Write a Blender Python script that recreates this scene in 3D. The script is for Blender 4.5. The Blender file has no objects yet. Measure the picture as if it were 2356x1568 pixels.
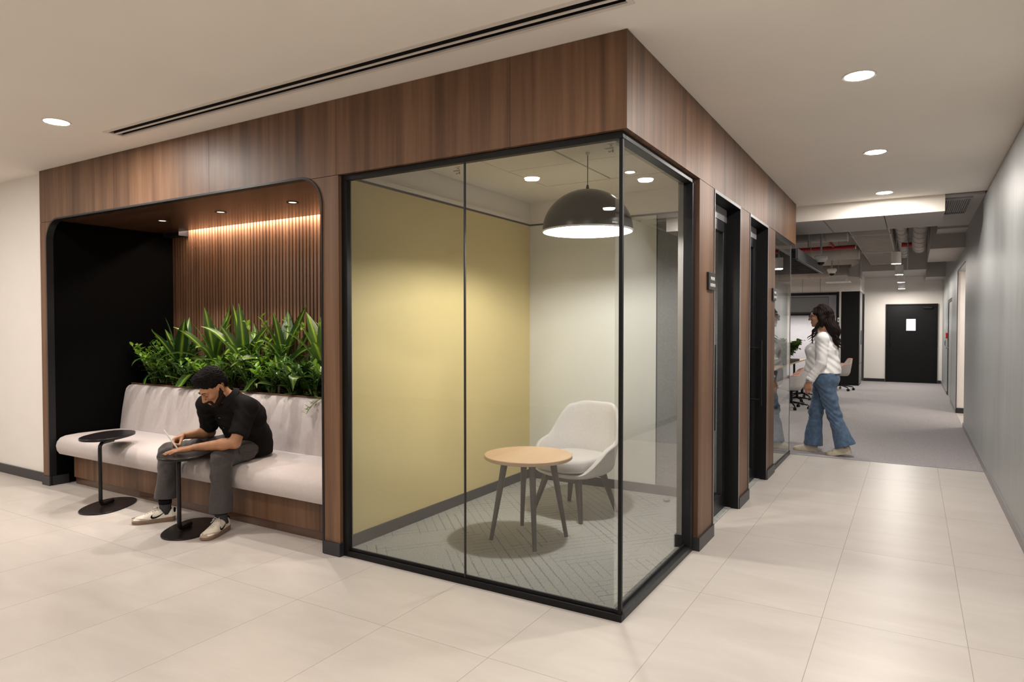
import bpy, math, random
import numpy as np
from mathutils import Vector, Matrix
R = math.radians
scn = bpy.context.scene
COL = scn.collection

# ------------------------------------------------------------------ camera, world, exposure
cd = bpy.data.cameras.new('camera'); cam = bpy.data.objects.new('camera', cd); COL.objects.link(cam)
cd.sensor_width = 36.0; cd.lens = 1535.0 * 36.0 / 2356.0; cd.clip_start = .05; cd.clip_end = 60
cam.location = (1.2057, -3.0471, 1.45)
cam.rotation_euler = (R(90 - 1.27), 0, R(31.0))
scn.camera = cam
w = bpy.data.worlds.new('world'); scn.world = w; w.use_nodes = True
w.node_tree.nodes['Background'].inputs[0].default_value = (1, .93, .86, 1)
w.node_tree.nodes['Background'].inputs[1].default_value = .03
vs = scn.view_settings
vs.view_transform = 'Standard'; vs.look = 'None'; vs.gamma = 1; vs.exposure = 0.16; vs.use_curve_mapping = False
scn.cycles.max_bounces = 10; scn.cycles.transparent_max_bounces = 16; scn.cycles.glossy_bounces = 5
scn.cycles.sample_clamp_indirect = 4; scn.cycles.caustics_reflective = False; scn.cycles.caustics_refractive = False

WARM = (1.0, .94, .88); NEUT = (1.0, .94, .86)
def light(name, kind, loc, power, col=WARM, size=.15, rot=(0, 0, 0), spot=None, blend=.4, size_y=None, spread=None):
    d = bpy.data.lights.new(name, kind); d.energy = power; d.color = col
    if kind == 'AREA':
        d.shape = 'DISK'; d.size = size
        if size_y: d.shape = 'RECTANGLE'; d.size_y = size_y
        if spread: d.spread = R(spread)
    elif kind == 'SPOT': d.spot_size = R(spot); d.spot_blend = blend; d.shadow_soft_size = size
    else: d.shadow_soft_size = size
    o = bpy.data.objects.new(name, d); o.location = loc; o.rotation_euler = rot; COL.objects.link(o)
    return o
CEIL = 2.86
DOWN = [(.93, 1.21), (.93, 3.13), (.93, 5.05), (-3.88, -.69), (.93, -.7), (.93, -2.6), (.93, -4.5), (-1.92, -2.5), (-1.92, -4.38),
        (-5.9, -1.7), (-5.9, -3.2), (-7.9, -2.6)]  # this row is added out of view to light the unseen room
PL = 26.0
for i, (x, y) in enumerate(DOWN):
    light('downlight_lamp', 'AREA', (x, y, CEIL - .016), PL, WARM, .13)
NICHE = [(-4.68, .55), (-3.81, .53), (-2.94, .54)]
for x, y in NICHE:
    light('niche_spot_lamp', 'SPOT', (x, y, 2.402), 58, WARM, .012, spot=82, blend=.5)
light('cove_lamp', 'AREA', (-3.62, 1.125, 2.46), 34, (1, .80, .62), 3.2, size_y=.03)
PEND = (-.69, 1.1)
light('dome_bulb_lamp', 'POINT', (PEND[0], PEND[1], 2.175), 66, (1, .965, .90), .05)
OFFP = [(.95, 9.97, 2.5), (.95, 12.77, 2.5), (.955, 15.0, 2.47), (.955, 16.05, 2.37)]
for p in OFFP:
    light('office_lamp_and_fill', 'AREA', (p[0], p[1], p[2] - .01), 22, NEUT, .12)
light('office_lamp_and_fill', 'AREA', (-2.6, 8.2, 2.6), 48, NEUT, .4)
light('office_lamp_and_fill', 'AREA', (-2.6, 12.5, 2.6), 52, NEUT, .4)
light('office_lamp_and_fill', 'AREA', (-1.3, 6.6, 2.25), 30, NEUT, .3)  # added under the canopy without a fitting, brightens the woman's front
light('booth_strip_lamp', 'AREA', (-1.4, 15.62, 1.74), 20, (1, .95, .92), 1.6, size_y=.05)
light('side_room_lamp', 'AREA', (2.7, 9.4, 2.3), 20, WARM, .3)
light('phone_room_lamp', 'AREA', (-1.0, 3.8, 2.56), 2.5, WARM, .15)

# ------------------------------------------------------------------ mesh helpers
class MB:
    def __init__(s): s.v = []; s.f = []; s.uv = None
    def add(s, v, f):
        n = len(s.v); s.v += [tuple(p) for p in v]; s.f += [tuple(i + n for i in q) for q in f]; return s
    def box(s, x0, x1, y0, y1, z0, z1):
        return s.add([(x0, y0, z0), (x1, y0, z0), (x1, y1, z0), (x0, y1, z0), (x0, y0, z1), (x1, y0, z1), (x1, y1, z1), (x0, y1, z1)],
                     [(0, 3, 2, 1), (4, 5, 6, 7), (0, 1, 5, 4), (1, 2, 6, 5), (2, 3, 7, 6), (3, 0, 4, 7)])
    def hexa(s, p8):
        return s.add(p8, [(0, 3, 2, 1), (4, 5, 6, 7), (0, 1, 5, 4), (1, 2, 6, 5), (2, 3, 7, 6), (3, 0, 4, 7)])
    def prism(s, poly, o, e1, e2, ex):
        o, e1, e2, ex = map(Vector, (o, e1, e2, ex)); n = len(poly)
        a = [o + e1 * p[0] + e2 * p[1] for p in poly]; b = [q + ex for q in a]
        return s.add(a + b, [tuple(range(n - 1, -1, -1)), tuple(range(n, 2 * n))] + [(i, (i + 1) % n, n + (i + 1) % n, n + i) for i in range(n)])
    def cyl(s, a, b, r0, r1=None, n=20, caps=True):
        return s.tube([a, b], [r0, r0 if r1 is None else r1], n, caps)
    def tube(s, pts, r, n=12, caps=True, flat=1.0):
        pts = [Vector(p) for p in pts]; m = len(pts)
        rs = r if isinstance(r, (list, tuple)) else [r] * m
        t0 = (pts[1] - pts[0]).normalized()
        up = Vector((0, 0, 1)) if abs(t0.z) < .95 else Vector((1, 0, 0))
        nrm = t0.cross(up).normalized(); vs_ = []
        for i in range(m):
            t = (pts[min(i + 1, m - 1)] - pts[max(i - 1, 0)]).normalized()
            nrm = (nrm - t * nrm.dot(t)).normalized(); bn = t.cross(nrm)
            for k in range(n):
                a = 2 * math.pi * k / n
                vs_.append(pts[i] + (nrm * math.cos(a) + bn * math.sin(a) * flat) * rs[i])
        fs = [(i * n + k, i * n + (k + 1) % n, (i + 1) * n + (k + 1) % n, (i + 1) * n + k) for i in range(m - 1) for k in range(n)]
        if caps: fs += [tuple(range(n - 1, -1, -1)), tuple(range((m - 1) * n, m * n))]
        return s.add(vs_, fs)
    def lathe(s, prof, c=(0, 0, 0), n=40, close=False, caps=True):
        vs_ = [(c[0] + r * math.cos(2 * math.pi * k / n), c[1] + r * math.sin(2 * math.pi * k / n), c[2] + z) for r, z in prof for k in range(n)]
        m = len(prof)
        fs = [(i * n + k, i * n + (k + 1) % n, (i + 1) * n + (k + 1) % n, (i + 1) * n + k) for i in range(m - 1) for k in range(n)]
        if close: fs += [((m - 1) * n + k, (m - 1) * n + (k + 1) % n, (k + 1) % n, k) for k in range(n)]
        elif caps:
            if prof[0][0] > 1e-4: fs.append(tuple(range(n - 1, -1, -1)))
            if prof[-1][0] > 1e-4: fs.append(tuple(range((m - 1) * n, m * n)))
        return s.add(vs_, fs)
def rootloc(p):
    v = Vector((0, 0, 0))
    while p is not None: v += Vector(p.location); p = p.parent
    return v
def link_mesh(name, me, mat, parent=None):
    o = bpy.data.objects.new(name, me); COL.objects.link(o)
    if mat is not None: me.materials.append(mat)
    if parent is not None: o.parent = parent
    return o
def obj(name, mb, mat, parent=None, smooth=False, bevel=0, seg=2, subsurf=0, solid=0, local=False):
    off = Vector((0, 0, 0)) if local else rootloc(parent)
    me = bpy.data.meshes.new(name)
    me.from_pydata([(v[0] - off[0], v[1] - off[1], v[2] - off[2]) for v in mb.v], [], mb.f)
    if mb.uv is not None:
        ul = me.uv_layers.new(name='UVMap')
        for l in me.loops: ul.data[l.index].uv = mb.uv[l.vertex_index]
    me.update()
    o = link_mesh(name, me, mat, parent)
    if solid:
        m = o.modifiers.new('solid', 'SOLIDIFY'); m.thickness = solid; m.offset = 0
    if bevel:
        m = o.modifiers.new('bevel', 'BEVEL'); m.width = bevel; m.segments = seg; m.limit_method = 'ANGLE'; m.angle_limit = R(40)
    if subsurf:
        m = o.modifiers.new('sub', 'SUBSURF'); m.levels = subsurf; m.render_levels = subsurf
    if smooth or bevel or subsurf:
        me.polygons.foreach_set('use_smooth', [True] * len(me.polygons))
        if bevel and seg <= 3 and not smooth:
            pass
    if smooth == 'angle' or (bevel and not smooth):
        me.set_sharp_from_angle(angle=R(35))
    return o
def tag(o, label=None, cat=None, group=None, kind=None):
    if label: o['label'] = label
    if cat: o['category'] = cat
    if group: o['group'] = group
    if kind: o['kind'] = kind
    return o
def thing(name, label, cat, loc=(0, 0, 0), rz=0, group=None):
    o = bpy.data.objects.new(name, None); COL.objects.link(o); o.location = loc; o.rotation_euler = (0, 0, rz); o.empty_display_size = .1
    return tag(o, label, cat, group)
def struct(name, mb, mat, label=None, **k):
    o = obj(name, mb, mat, None, **k); tag(o, label, None, None, 'structure'); return o
def sroot(name, label=None, loc=(0, 0, 0)):
    o = bpy.data.objects.new(name, None); COL.objects.link(o); o.location = loc; tag(o, label, None, None, 'structure'); return o
def copy_tree(o, parent=None):
    c = o.copy(); COL.objects.link(c)
    if parent is not None: c.parent = parent
    for ch in list(o.children): copy_tree(ch, c)
    return c

# ------------------------------------------------------------------ materials
class NT:
    def __init__(s, name):
        s.m = bpy.data.materials.new(name); s.m.use_nodes = True; s.t = s.m.node_tree; s.b = s.t.nodes['Principled BSDF']; s.out = s.t.nodes['Material Output']
    def n(s, t, **k):
        x = s.t.nodes.new(t)
        for a, b in k.items(): setattr(x, a, b)
        return x
    def l(s, a, b): s.t.links.new(a, b)
    def math(s, op, a, b=None, c=None):
        x = s.n('ShaderNodeMath', operation=op)
        for i, v in enumerate((a, b, c)):
            if v is None: continue
            if isinstance(v, (int, float)): x.inputs[i].default_value = v
            else: s.l(v, x.inputs[i])
        return x.outputs[0]
    def xyz(s, obj_=False):
        if obj_: src = s.n('ShaderNodeTexCoord').outputs['Object']
        else: src = s.n('ShaderNodeNewGeometry').outputs['Position']
        sp = s.n('ShaderNodeSeparateXYZ'); s.l(src, sp.inputs[0]); return src, sp.outputs
    def comb(s, x, y, z):
        c = s.n('ShaderNodeCombineXYZ')
        for i, v in enumerate((x, y, z)):
            if isinstance(v, (int, float)): c.inputs[i].default_value = v
            else: s.l(v, c.inputs[i])
        return c.outputs[0]
    def noise(s, vec, scale, detail=2, rough=.5, dist=0):
        x = s.n('ShaderNodeTexNoise'); x.inputs['Scale'].default_value = scale; x.inputs['Detail'].default_value = detail
        x.inputs['Roughness'].default_value = rough; x.inputs['Distortion'].default_value = dist
        if vec is not None: s.l(vec, x.inputs['Vector'])
        return x.outputs['Fac']
    def ramp(s, fac, stops):
        x = s.n('ShaderNodeValToRGB'); e = x.color_ramp.elements
        while len(e) < len(stops): e.new(.5)
        for i, (p, c) in enumerate(stops): e[i].position = p; e[i].color = (*c, 1) if len(c) == 3 else c
        s.l(fac, x.inputs[0]); return x.outputs[0]
    def mix(s, fac, a, b, mode='MIX'):
        x = s.n('ShaderNodeMix', data_type='RGBA', blend_type=mode)
        for i, v in ((0, fac), (6, a), (7, b)):
            if isinstance(v, (int, float)): x.inputs[i].default_value = v
            elif isinstance(v, tuple): x.inputs[i].default_value = (*v, 1)
            else: s.l(v, x.inputs[i])
        return x.outputs[2]
    def bump(s, h, strength=.2, dist=.01):
        x = s.n('ShaderNodeBump'); x.inputs['Strength'].default_value = strength; x.inputs['Distance'].default_value = dist
        s.l(h, x.inputs['Height']); s.l(x.outputs[0], s.b.inputs['Normal'])
    def set(s, col=None, rough=.5, metal=0, spec=.5, emis=None, es=0):
        b = s.b
        if col is not None:
            if isinstance(col, tuple): b.inputs['Base Color'].default_value = (*col, 1)
            else: s.l(col, b.inputs['Base Color'])
        if isinstance(rough, (int, float)): b.inputs['Roughness'].default_value = rough
        else: s.l(rough, b.inputs['Roughness'])
        b.inputs['Metallic'].default_value = metal; b.inputs['Specular IOR Level'].default_value = spec
        if emis: b.inputs['Emission Color'].default_value = (*emis, 1); b.inputs['Emission Strength'].default_value = es
        return s.m
def plain(name, col, rough=.5, metal=0, spec=.4, var=.06, vs_=30, bump=0, emis=None, es=0):
    t = NT(name); p, _ = t.xyz(True)
    n = t.noise(p, vs_, 3)
    c = t.ramp(n, [(.3, tuple(k * (1 - var) for k in col)), (.7, tuple(min(1, k * (1 + var)) for k in col))])
    if bump: t.bump(n, bump, .004)
    m = t.set(c, rough, metal, spec, emis, es)
    if es:
        try: m.cycles.emission_sampling = 'NONE'
        except Exception: pass
    return m
def wood(name, dark, mid, lite, rough=.36, axis='z', k=1.0, spec=.5):
    t = NT(name); _, o = t.xyz()
    if axis == 'z': u = t.math('ADD', o[0], t.math('MULTIPLY', o[1], 1.07)); v = o[2]
    else: u = o[0]; v = o[1]
    if axis == 'y': u, v = o[1], o[0]
    a = t.noise(t.comb(t.math('MULTIPLY', u, 4.0 * k), 3.1, t.math('MULTIPLY', v, .22)), 1.0, 4, .68, .35)
    b = t.noise(t.comb(t.math('MULTIPLY', u, 17 * k), 7.7, t.math('MULTIPLY', v, .5)), 1.0, 3, .55, .3)
    g = t.noise(t.comb(t.math('MULTIPLY', u, 260 * k), 1.3, t.math('MULTIPLY', v, 7)), 1.0, 2, .5)
    f = t.math('ADD', t.math('MULTIPLY', a, .55), t.math('MULTIPLY', b, .45))
    c = t.ramp(f, [(.34, dark), (.5, mid), (.64, lite)])
    c = t.mix(t.math('MULTIPLY', g, .28), c, dark)
    t.bump(g, .06, .001)
    rr = t.math('ADD', rough - .05, t.math('MULTIPLY', g, .1))
    return t.set(c, rr, 0, spec)
M = {}
M['walnut'] = wood('walnut_laminate', (.058, .027, .0135), (.150, .076, .039), (.225, .122, .066), .48, spec=.4)
M['walnut_soffit'] = wood('walnut_soffit', (.060, .028, .016), (.095, .046, .026), (.13, .065, .038), .2, 'y', 1, .6)
M['walnut_slat'] = wood('walnut_slat', (.11, .052, .028), (.20, .10, .056), (.30, .16, .095), .4)
M['walnut_back'] = plain('slat_backing', (.012, .009, .008), .8)
M['oak'] = wood('oak_top', (.50, .32, .18), (.62, .41, .25), (.70, .50, .33), .42, 'x', .5)
M['plaster'] = plain('ceiling_plaster', (.87, .815, .745), .85, var=.012, vs_=2)
M['cream'] = plain('cream_wall', (.82, .775, .725), .8, var=.015, vs_=3)
M['white'] = plain('white_paint', (.80, .78, .75), .6, var=.01)
M['wtrim'] = plain('white_trim', (.72, .66, .60), .5, var=.01)
M['black'] = plain('black_metal', (.004, .004, .0045), .45, spec=.22, var=.1)
M['blackgloss'] = plain('charcoal_metal', (.011, .011, .013), .36, var=.1, spec=.28)
M['niche_black'] = plain('niche_black_laminate', (.0014, .0013, .0014), .65, var=.1, spec=.05)
M['skirt'] = plain('black_skirting', (.022, .022, .026), .35)
M['yellow'] = plain('mustard_wall', (.73, .60, .29), .62, var=.02, vs_=2)
M['offwhite'] = plain('whiteboard_wall', (.80, .80, .765), .30, var=.01, vs_=2)
M['dark'] = plain('dark_void', (.012, .010, .009), .9)
M['graym'] = plain('grey_metal', (.24, .23, .24), .4)
M['alu'] = plain('galvanised_steel', (.55, .55, .56), .35, .7)
M['duct'] = plain('painted_duct', (.42, .39, .36), .6, var=.08, vs_=4)
M['slabc'] = plain('open_ceiling_paint', (.30, .275, .25), .8, var=.06, vs_=3)
M['boxp'] = plain('bulkhead_paint_and_shade', (.46, .43, .40), .7, var=.02)  # also carries the shade of the unlit ceiling strip
M['red'] = plain('red_pipe_paint', (.30, .02, .02), .4)
M['redsign'] = plain('red_plastic', (.55, .02, .02), .4)
M['glow'] = plain('lamp_diffuser', (.9, .9, .9), .5, emis=(1, .95, .88), es=14)
M['glowdim'] = plain('niche_lamp_diffuser', (.9, .9, .9), .5, emis=(1, .8, .65), es=1.2)
M['glowwin'] = plain('bright_vision_panel', (.9, .9, .9), .5, emis=(.92, .90, 1), es=3.5)
M['domein'] = plain('dome_inner_white', (.92, .91, .88), .5)
M['domeout'] = plain('dome_outer_grey', (.035, .034, .030), .28, var=.02)
M['seal'] = plain('glass_edge_seal', (.02, .02, .02), .4)
M['green_pot'] = plain('dark_planter', (.03, .03, .03), .5)
M['soil'] = plain('soil', (.03, .018, .012), .95, var=.5, vs_=60, bump=.6)

def glass(name, tint=(.965, .985, .97), ior=1.5):
    t = NT(name); t.t.nodes.remove(t.b)
    tr = t.n('ShaderNodeBsdfTransparent'); tr.inputs[0].default_value = (*tint, 1)
    gl = t.n('ShaderNodeBsdfGlossy'); gl.inputs['Roughness'].default_value = 0.004; gl.inputs[0].default_value = (1, 1, 1, 1)
    fr = t.n('ShaderNodeFresnel'); fr.inputs[0].default_value = ior
    mx = t.n('ShaderNodeMixShader'); f2 = t.math('DIVIDE', t.math('MULTIPLY', fr.outputs[0], 2.0), t.math('ADD', fr.outputs[0], 1.0)); t.l(f2, mx.inputs[0]); t.l(tr.outputs[0], mx.inputs[1]); t.l(gl.outputs[0], mx.inputs[2])
    t.l(mx.outputs[0], t.out.inputs[0]); return t.m
M['glass'] = glass('clear_glass')

# floor tiles 0.603 x 1.195, pale beige porcelain
t = NT('beige_porcelain_tile'); P, o = t.xyz()
def line(t, c, off, per, half):
    f = t.math('FRACT', t.math('DIVIDE', t.math('SUBTRACT', c, off - 1000 * per), per))
    d = t.math('MULTIPLY', t.math('MINIMUM', f, t.math('SUBTRACT', 1.0, f)), per)
    return t.math('LESS_THAN', d, half), t.math('FLOOR', t.math('DIVIDE', t.math('SUBTRACT', c, off - 1000 * per), per))
lx, ix = line(t, o[0], .23, .603, .0013); ly, iy = line(t, o[1], -.625, 1.195, .0013)
g = t.math('MAXIMUM', lx, ly)
wn = t.n('ShaderNodeTexWhiteNoise', noise_dimensions='2D'); t.l(t.comb(ix, iy, 0), wn.inputs['Vector'])
n1 = t.noise(t.comb(t.math('MULTIPLY', o[0], 1.2), t.math('MULTIPLY', o[1], 4.0), t.math('MULTIPLY', wn.outputs[0], 30)), 1.4, 5, .6, .6)
c = t.ramp(n1, [(.3, (.475, .430, .392)), (.7, (.545, .500, .458))])
c = t.mix(t.math('MULTIPLY', wn.outputs[0], .10), c, (.47, .42, .375))
c = t.mix(g, c, (.27, .235, .20))
rr = t.math('ADD', .30, t.math('MULTIPLY', n1, .1)); rr = t.math('ADD', rr, t.math('MULTIPLY', g, .4))
M['tile'] = t.set(c, rr, 0, .5)
# grey-mauve corridor carpet
t = NT('corridor_carpet'); P, o = t.xyz()
n1 = t.noise(P, 160, 3, .7); n2 = t.noise(P, 1.3, 4, .6)
c = t.ramp(n1, [(.34, (.22, .205, .21)), (.66, (.50, .47, .475))]); c = t.mix(t.math('MULTIPLY', n2, .30), c, (.28, .26, .265))
t.bump(n1, .5, .004); M['carpet'] = t.set(c, .95, 0, .1)
# phone room carpet: grey with clusters of crossing diagonal lines
t = NT('hatched_carpet'); P, o = t.xyz()
n1 = t.noise(P, 190, 3, .7); wob = t.math('MULTIPLY', t.math('SUBTRACT', t.noise(P, 55, 2), .5), .016)
a = t.math('ADD', t.math('MULTIPLY', t.math('ADD', o[0], o[1]), .7071), wob)
b = t.math('ADD', t.math('MULTIPLY', t.math('SUBTRACT', o[0], t.math('MULTIPLY', o[1], .8)), .78), wob)
def cells(u, v, ku, kv, sd):
    wn = t.n('ShaderNodeTexWhiteNoise', noise_dimensions='3D'); t.l(t.comb(t.math('FLOOR', t.math('MULTIPLY', u, ku)), t.math('FLOOR', t.math('MULTIPLY', v, kv)), sd), wn.inputs['Vector']); return wn.outputs[0]
la, ia = line(t, a, 0, .062, .0042); lb, ib = line(t, b, 0, .062, .0042)
ma = t.math('GREATER_THAN', cells(a, b, 16.13, 1.9, 1.), .45); mb_ = t.math('GREATER_THAN', cells(b, a, 16.13, 1.9, 5.), .45)
zn = t.noise(P, 1.7, 1); h = t.math('MAXIMUM', t.math('MULTIPLY', t.math('MULTIPLY', la, ma), t.math('GREATER_THAN', zn, .46)), t.math('MULTIPLY', t.math('MULTIPLY', lb, mb_), t.math('LESS_THAN', zn, .53)))
c = t.ramp(n1, [(.34, (.26, .26, .245)), (.66, (.50, .50, .47))])
c = t.mix(t.math('MULTIPLY', h, .62), c, (.13, .13, .125))
t.bump(n1, .5, .004); M['hatch'] = t.set(c, .95, 0, .1)
# felts and fabrics
def fabric(name, c0, c1, sc=420, bump=.25, rough=.92):
    t = NT(name); P, o = t.xyz(True)
    n1 = t.noise(P, sc, 3, .75); n2 = t.noise(P, sc * .14, 4, .7)
    c = t.ramp(t.math('ADD', t.math('MULTIPLY', n1, .82), t.math('MULTIPLY', n2, .18)), [(.34, c0), (.66, c1)])
    t.bump(n1, bump, .002); m = t.set(c, rough, 0, .2)
    t.b.inputs['Sheen Weight'].default_value = .15
    return m
M['felt'] = fabric('grey_felt', (.13, .13, .13), (.33, .33, .33), 260)
M['feltlite'] = fabric('pale_felt', (.46, .45, .46), (.68, .67, .68), 200)
M['sofa'] = fabric('mauve_beige_upholstery', (.43, .375, .362), (.56, .50, .48), 300)
M['chairfab'] = fabric('pale_grey_upholstery', (.56, .53, .52), (.74, .71, .70), 330)
# right wall: grey plaster paint with vertical brush streaks
t = NT('grey_trowelled_wall'); P, o = t.xyz()
n1 = t.noise(t.comb(t.math('MULTIPLY', o[1], 5), 1, t.math('MULTIPLY', o[2], .35)), 1, 5, .65, .5)
n2 = t.noise(t.comb(t.math('MULTIPLY', o[1], 60), 1, t.math('MULTIPLY', o[2], 1.4)), 1, 3, .6, .5)
f = t.math('ADD', t.math('MULTIPLY', n1, .6), t.math('MULTIPLY', n2, .4))
c = t.ramp(f, [(.34, (.285, .300, .300)), (.66, (.40, .415, .412))])
t.bump(n2, .15, .003); M['greywall'] = t.set(c, t.math('ADD', .32, t.math('MULTIPLY', n1, .2)), 0, .5)
# ------------------------------------------------------------------ the setting
WX = 1.84
struct('floor', MB().box(-9.5, 3.2, -7.5, 5.045, -.06, 0), M['tile'], 'pale beige rectangular porcelain floor tiles')
struct('floor', MB().box(-6, 3.2, 5.05, 17, -.06, 0.002), M['carpet'], 'grey carpet of the corridor and office beyond the tiles')
struct('floor', MB().box(-1.935, -.025, .03, 2.5, .0, .006), M['hatch'], 'grey carpet with crossing line pattern in the front phone room')
struct('floor', MB().box(-1.935, -.025, 2.62, 4.985, .0, .006), M['hatch'], 'grey patterned carpet in the rear phone room')
struct('trim_1', MB().box(0, WX, 5.036, 5.056, 0, .004), M['graym'], 'thin metal strip where tiles meet corridor carpet')
c = MB()
vx0, vx1, vy0, vy1 = -3.83, .14, -.392, -.262
c.box(-9.5, WX + .1, -7.5, vy0, CEIL, CEIL + .1).box(-9.5, WX + .1, vy1, 5.47, CEIL, CEIL + .1)
c.box(-9.5, vx0, vy0, vy1, CEIL, CEIL + .1).box(vx1, WX + .1, vy0, vy1, CEIL, CEIL + .1)
struct('ceiling', c, M['plaster'], 'smooth cream plaster ceiling')
# bulkhead across the corridor with panelled underside
struct('trim_2', MB().box(-5.9, 1.485, 5.47, 5.50, 2.68, CEIL), M['plaster'], 'cream face of the ceiling bulkhead over the corridor')
b = MB()
for x0 in np.arange(-5.9, 1.3, .62):
    b.box(x0, min(x0 + .612, 1.485), 5.50, 6.70, 2.68, 2.70)
b.box(1.32, 1.485, 5.5, 6.7, 2.68, 2.70) if False else None
struct('ceiling', b, M['boxp'], 'panelled grey underside of the corridor bulkhead')
struct('ceiling', MB().box(-5.9, 1.485, 5.5, 6.7, 2.70, CEIL + .1), M['dark'], 'solid core of the corridor bulkhead')
struct('ceiling', MB().box(1.485, WX, 5.5, 8.6, 2.83, 2.86), M['boxp'], 'ceiling strip coloured darker for lack of light beside the grey wall')  # same ceiling carried on; its missing light is put into the darker colour
struct('ceiling', MB().box(1.41, WX, 8.6, 11.0, 2.59, 3.4), M['boxp'], 'dropped taupe ceiling box beside the grey wall')
struct('ceiling', MB().box(1.485, WX, 8.0, 8.6, 2.8, 2.83), M['boxp'], 'shade-coloured ledge ahead of dropped ceiling box')
struct('ceiling', MB().box(-6, 3.2, 6.7, 17, 3.4, 3.5), M['slabc'], 'dark painted slab above the open office ceiling')
struct('ceiling', MB().box(.1, 1.45, 14.5, 17, 2.72, 3.4).box(1.45, WX, 15.4, 17, 2.6, 3.4), M['boxp'], 'lowered ceiling before the far black door')
g = thing('air_grille', 'long metal air grille in shade-coloured ceiling strip beside the grey wall', 'air grille', (1.6, 6.0, 2.82))
q = MB()
for k in range(12): q.box(1.49 + k * .02, 1.496 + k * .02, 5.6, 6.66, 2.812, 2.828)
obj('slats', q, M['graym'], g)
obj('frame', MB().box(1.487, 1.735, 5.56, 5.6, 2.808, 2.829).box(1.487, 1.735, 6.66, 6.7, 2.808, 2.829).box(1.72, 1.735, 5.6, 6.66, 2.808, 2.829), M['graym'], g)

struct('wall_left', MB().box(-9.5, -5.632, .02, .12, 0, CEIL), M['cream'], 'cream painted wall left of the walnut front')
struct('baseboard_left', MB().box(-9.5, -5.5, .002, .0195, 0, .085), M['skirt'], 'black skirting at foot of the cream wall')
struct('wall_far_left', MB().box(-9.6, -9.5, -7.5, .12, 0, CEIL), M['cream'])
struct('wall_back', MB().box(-9.6, WX + .1, -7.6, -7.5, 0, CEIL), M['cream'])
# grey wall of the corridor, with a doorway and a door
wr = MB().box(WX, WX + .16, -7.5, 8.45, 0, 2.83).box(WX, WX + .16, 8.45, 10.3, 2.36, 2.83).box(WX, WX + .16, 8.45, 17, 2.83, 3.4)
wr.box(WX, WX + .16, 10.3, 12.2, 0, 2.83).box(WX, WX + .16, 12.2, 13.85, 2.0, 2.83).box(WX, WX + .16, 13.85, 17, 0, 2.83)
struct('wall_right', wr, M['greywall'], 'grey brushed plaster wall along the right side of corridor')
struct('wall_right', MB().box(WX + .16, WX + .3, -7.5, 5.5, CEIL, CEIL + .02), M['plaster'])
struct('baseboard_right', MB().box(WX - .012, WX, -7.5, 8.45, 0, .07).box(WX - .012, WX, 10.3, 12.2, 0, .07).box(WX - .012, WX, 13.85, 16.9, 0, .07), M['graym'], 'grey metal skirting along the grey wall')
struct('wall_alcove', MB().box(WX + .161, 3.2, 10.3, 10.4, 0, 2.83).box(3.1, 3.2, 8.3, 10.3, 0, 2.83).box(WX + .161, 3.2, 8.35, 8.45, 0, 2.83).box(WX+.161, 3.2, 8.3, 10.4, 2.6, 2.7), M['cream'], 'cream walls of the side lobby seen through the doorway')
struct('wall_alcove', MB().box(WX+.001, WX + .16, 10.292, 10.2995, 0, 2.36), M['cream'], 'cream reveal of the side doorway')
struct('baseboard_alcove', MB().box(WX, 3.1, 10.275, 10.291, 0, .09), M['skirt'], 'black skirting in the side lobby')
struct('floor', MB().box(WX, 3.1, 8.46, 10.28, .001, .003), M['tile'], 'beige tiles in the side lobby')
struct('trim_3', MB().box(WX - .008, WX + .001, 10.28, 10.31, 0, 2.375).box(WX - .008, WX+.001, 8.44, 10.31, 2.362, 2.375), M['black'], 'thin black edging of the side doorway')
d = sroot('door_4', 'grey flush door in black frame set in the grey wall', (WX, 13, 0))
obj('frame', MB().box(WX + .0, WX + .06, 13.65, 13.84, 0.002, 1.99).box(WX, WX + .06, 12.21, 12.27, 0.002, 1.99).box(WX, WX + .06, 12.27, 13.65, 1.94, 1.99), M['black'], d)
obj('door_panel', MB().box(WX + .01, WX + .05, 12.272, 13.648, 0.005, 1.938), M['greywall'], d)
obj('handle', MB().tube([(WX - .04, 13.5, 1.0), (WX - .04, 13.38, 1.0)], .009).cyl((WX + .02, 13.5, 1.0), (WX - .04, 13.5, 1.0), .012), M['graym'], d)
cp = thing('fire_call_point', 'small red call point on the grey wall near the far door', 'call point', (WX, 11.6, 1.25))
obj('housing', MB().box(WX - .035, WX-.001, 13.87, 13.99, 1.19, 1.31), M['redsign'], cp, bevel=.006)
obj('press_plate', MB().box(WX - .039, WX - .035, 13.9, 13.96, 1.22, 1.28), M['white'], cp)
sw = thing('wall_switch', 'grey switch plate on grey wall past the red call point', 'switch', (WX, 14.9, 1.1))
obj('plate', MB().box(WX - .012, WX-.001, 14.85, 14.97, 1.0, 1.14), M['graym'], sw, bevel=.003)
obj('rocker', MB().box(WX - .018, WX - .012, 14.88, 14.94, 1.03, 1.11), M['blackgloss'], sw)
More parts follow.
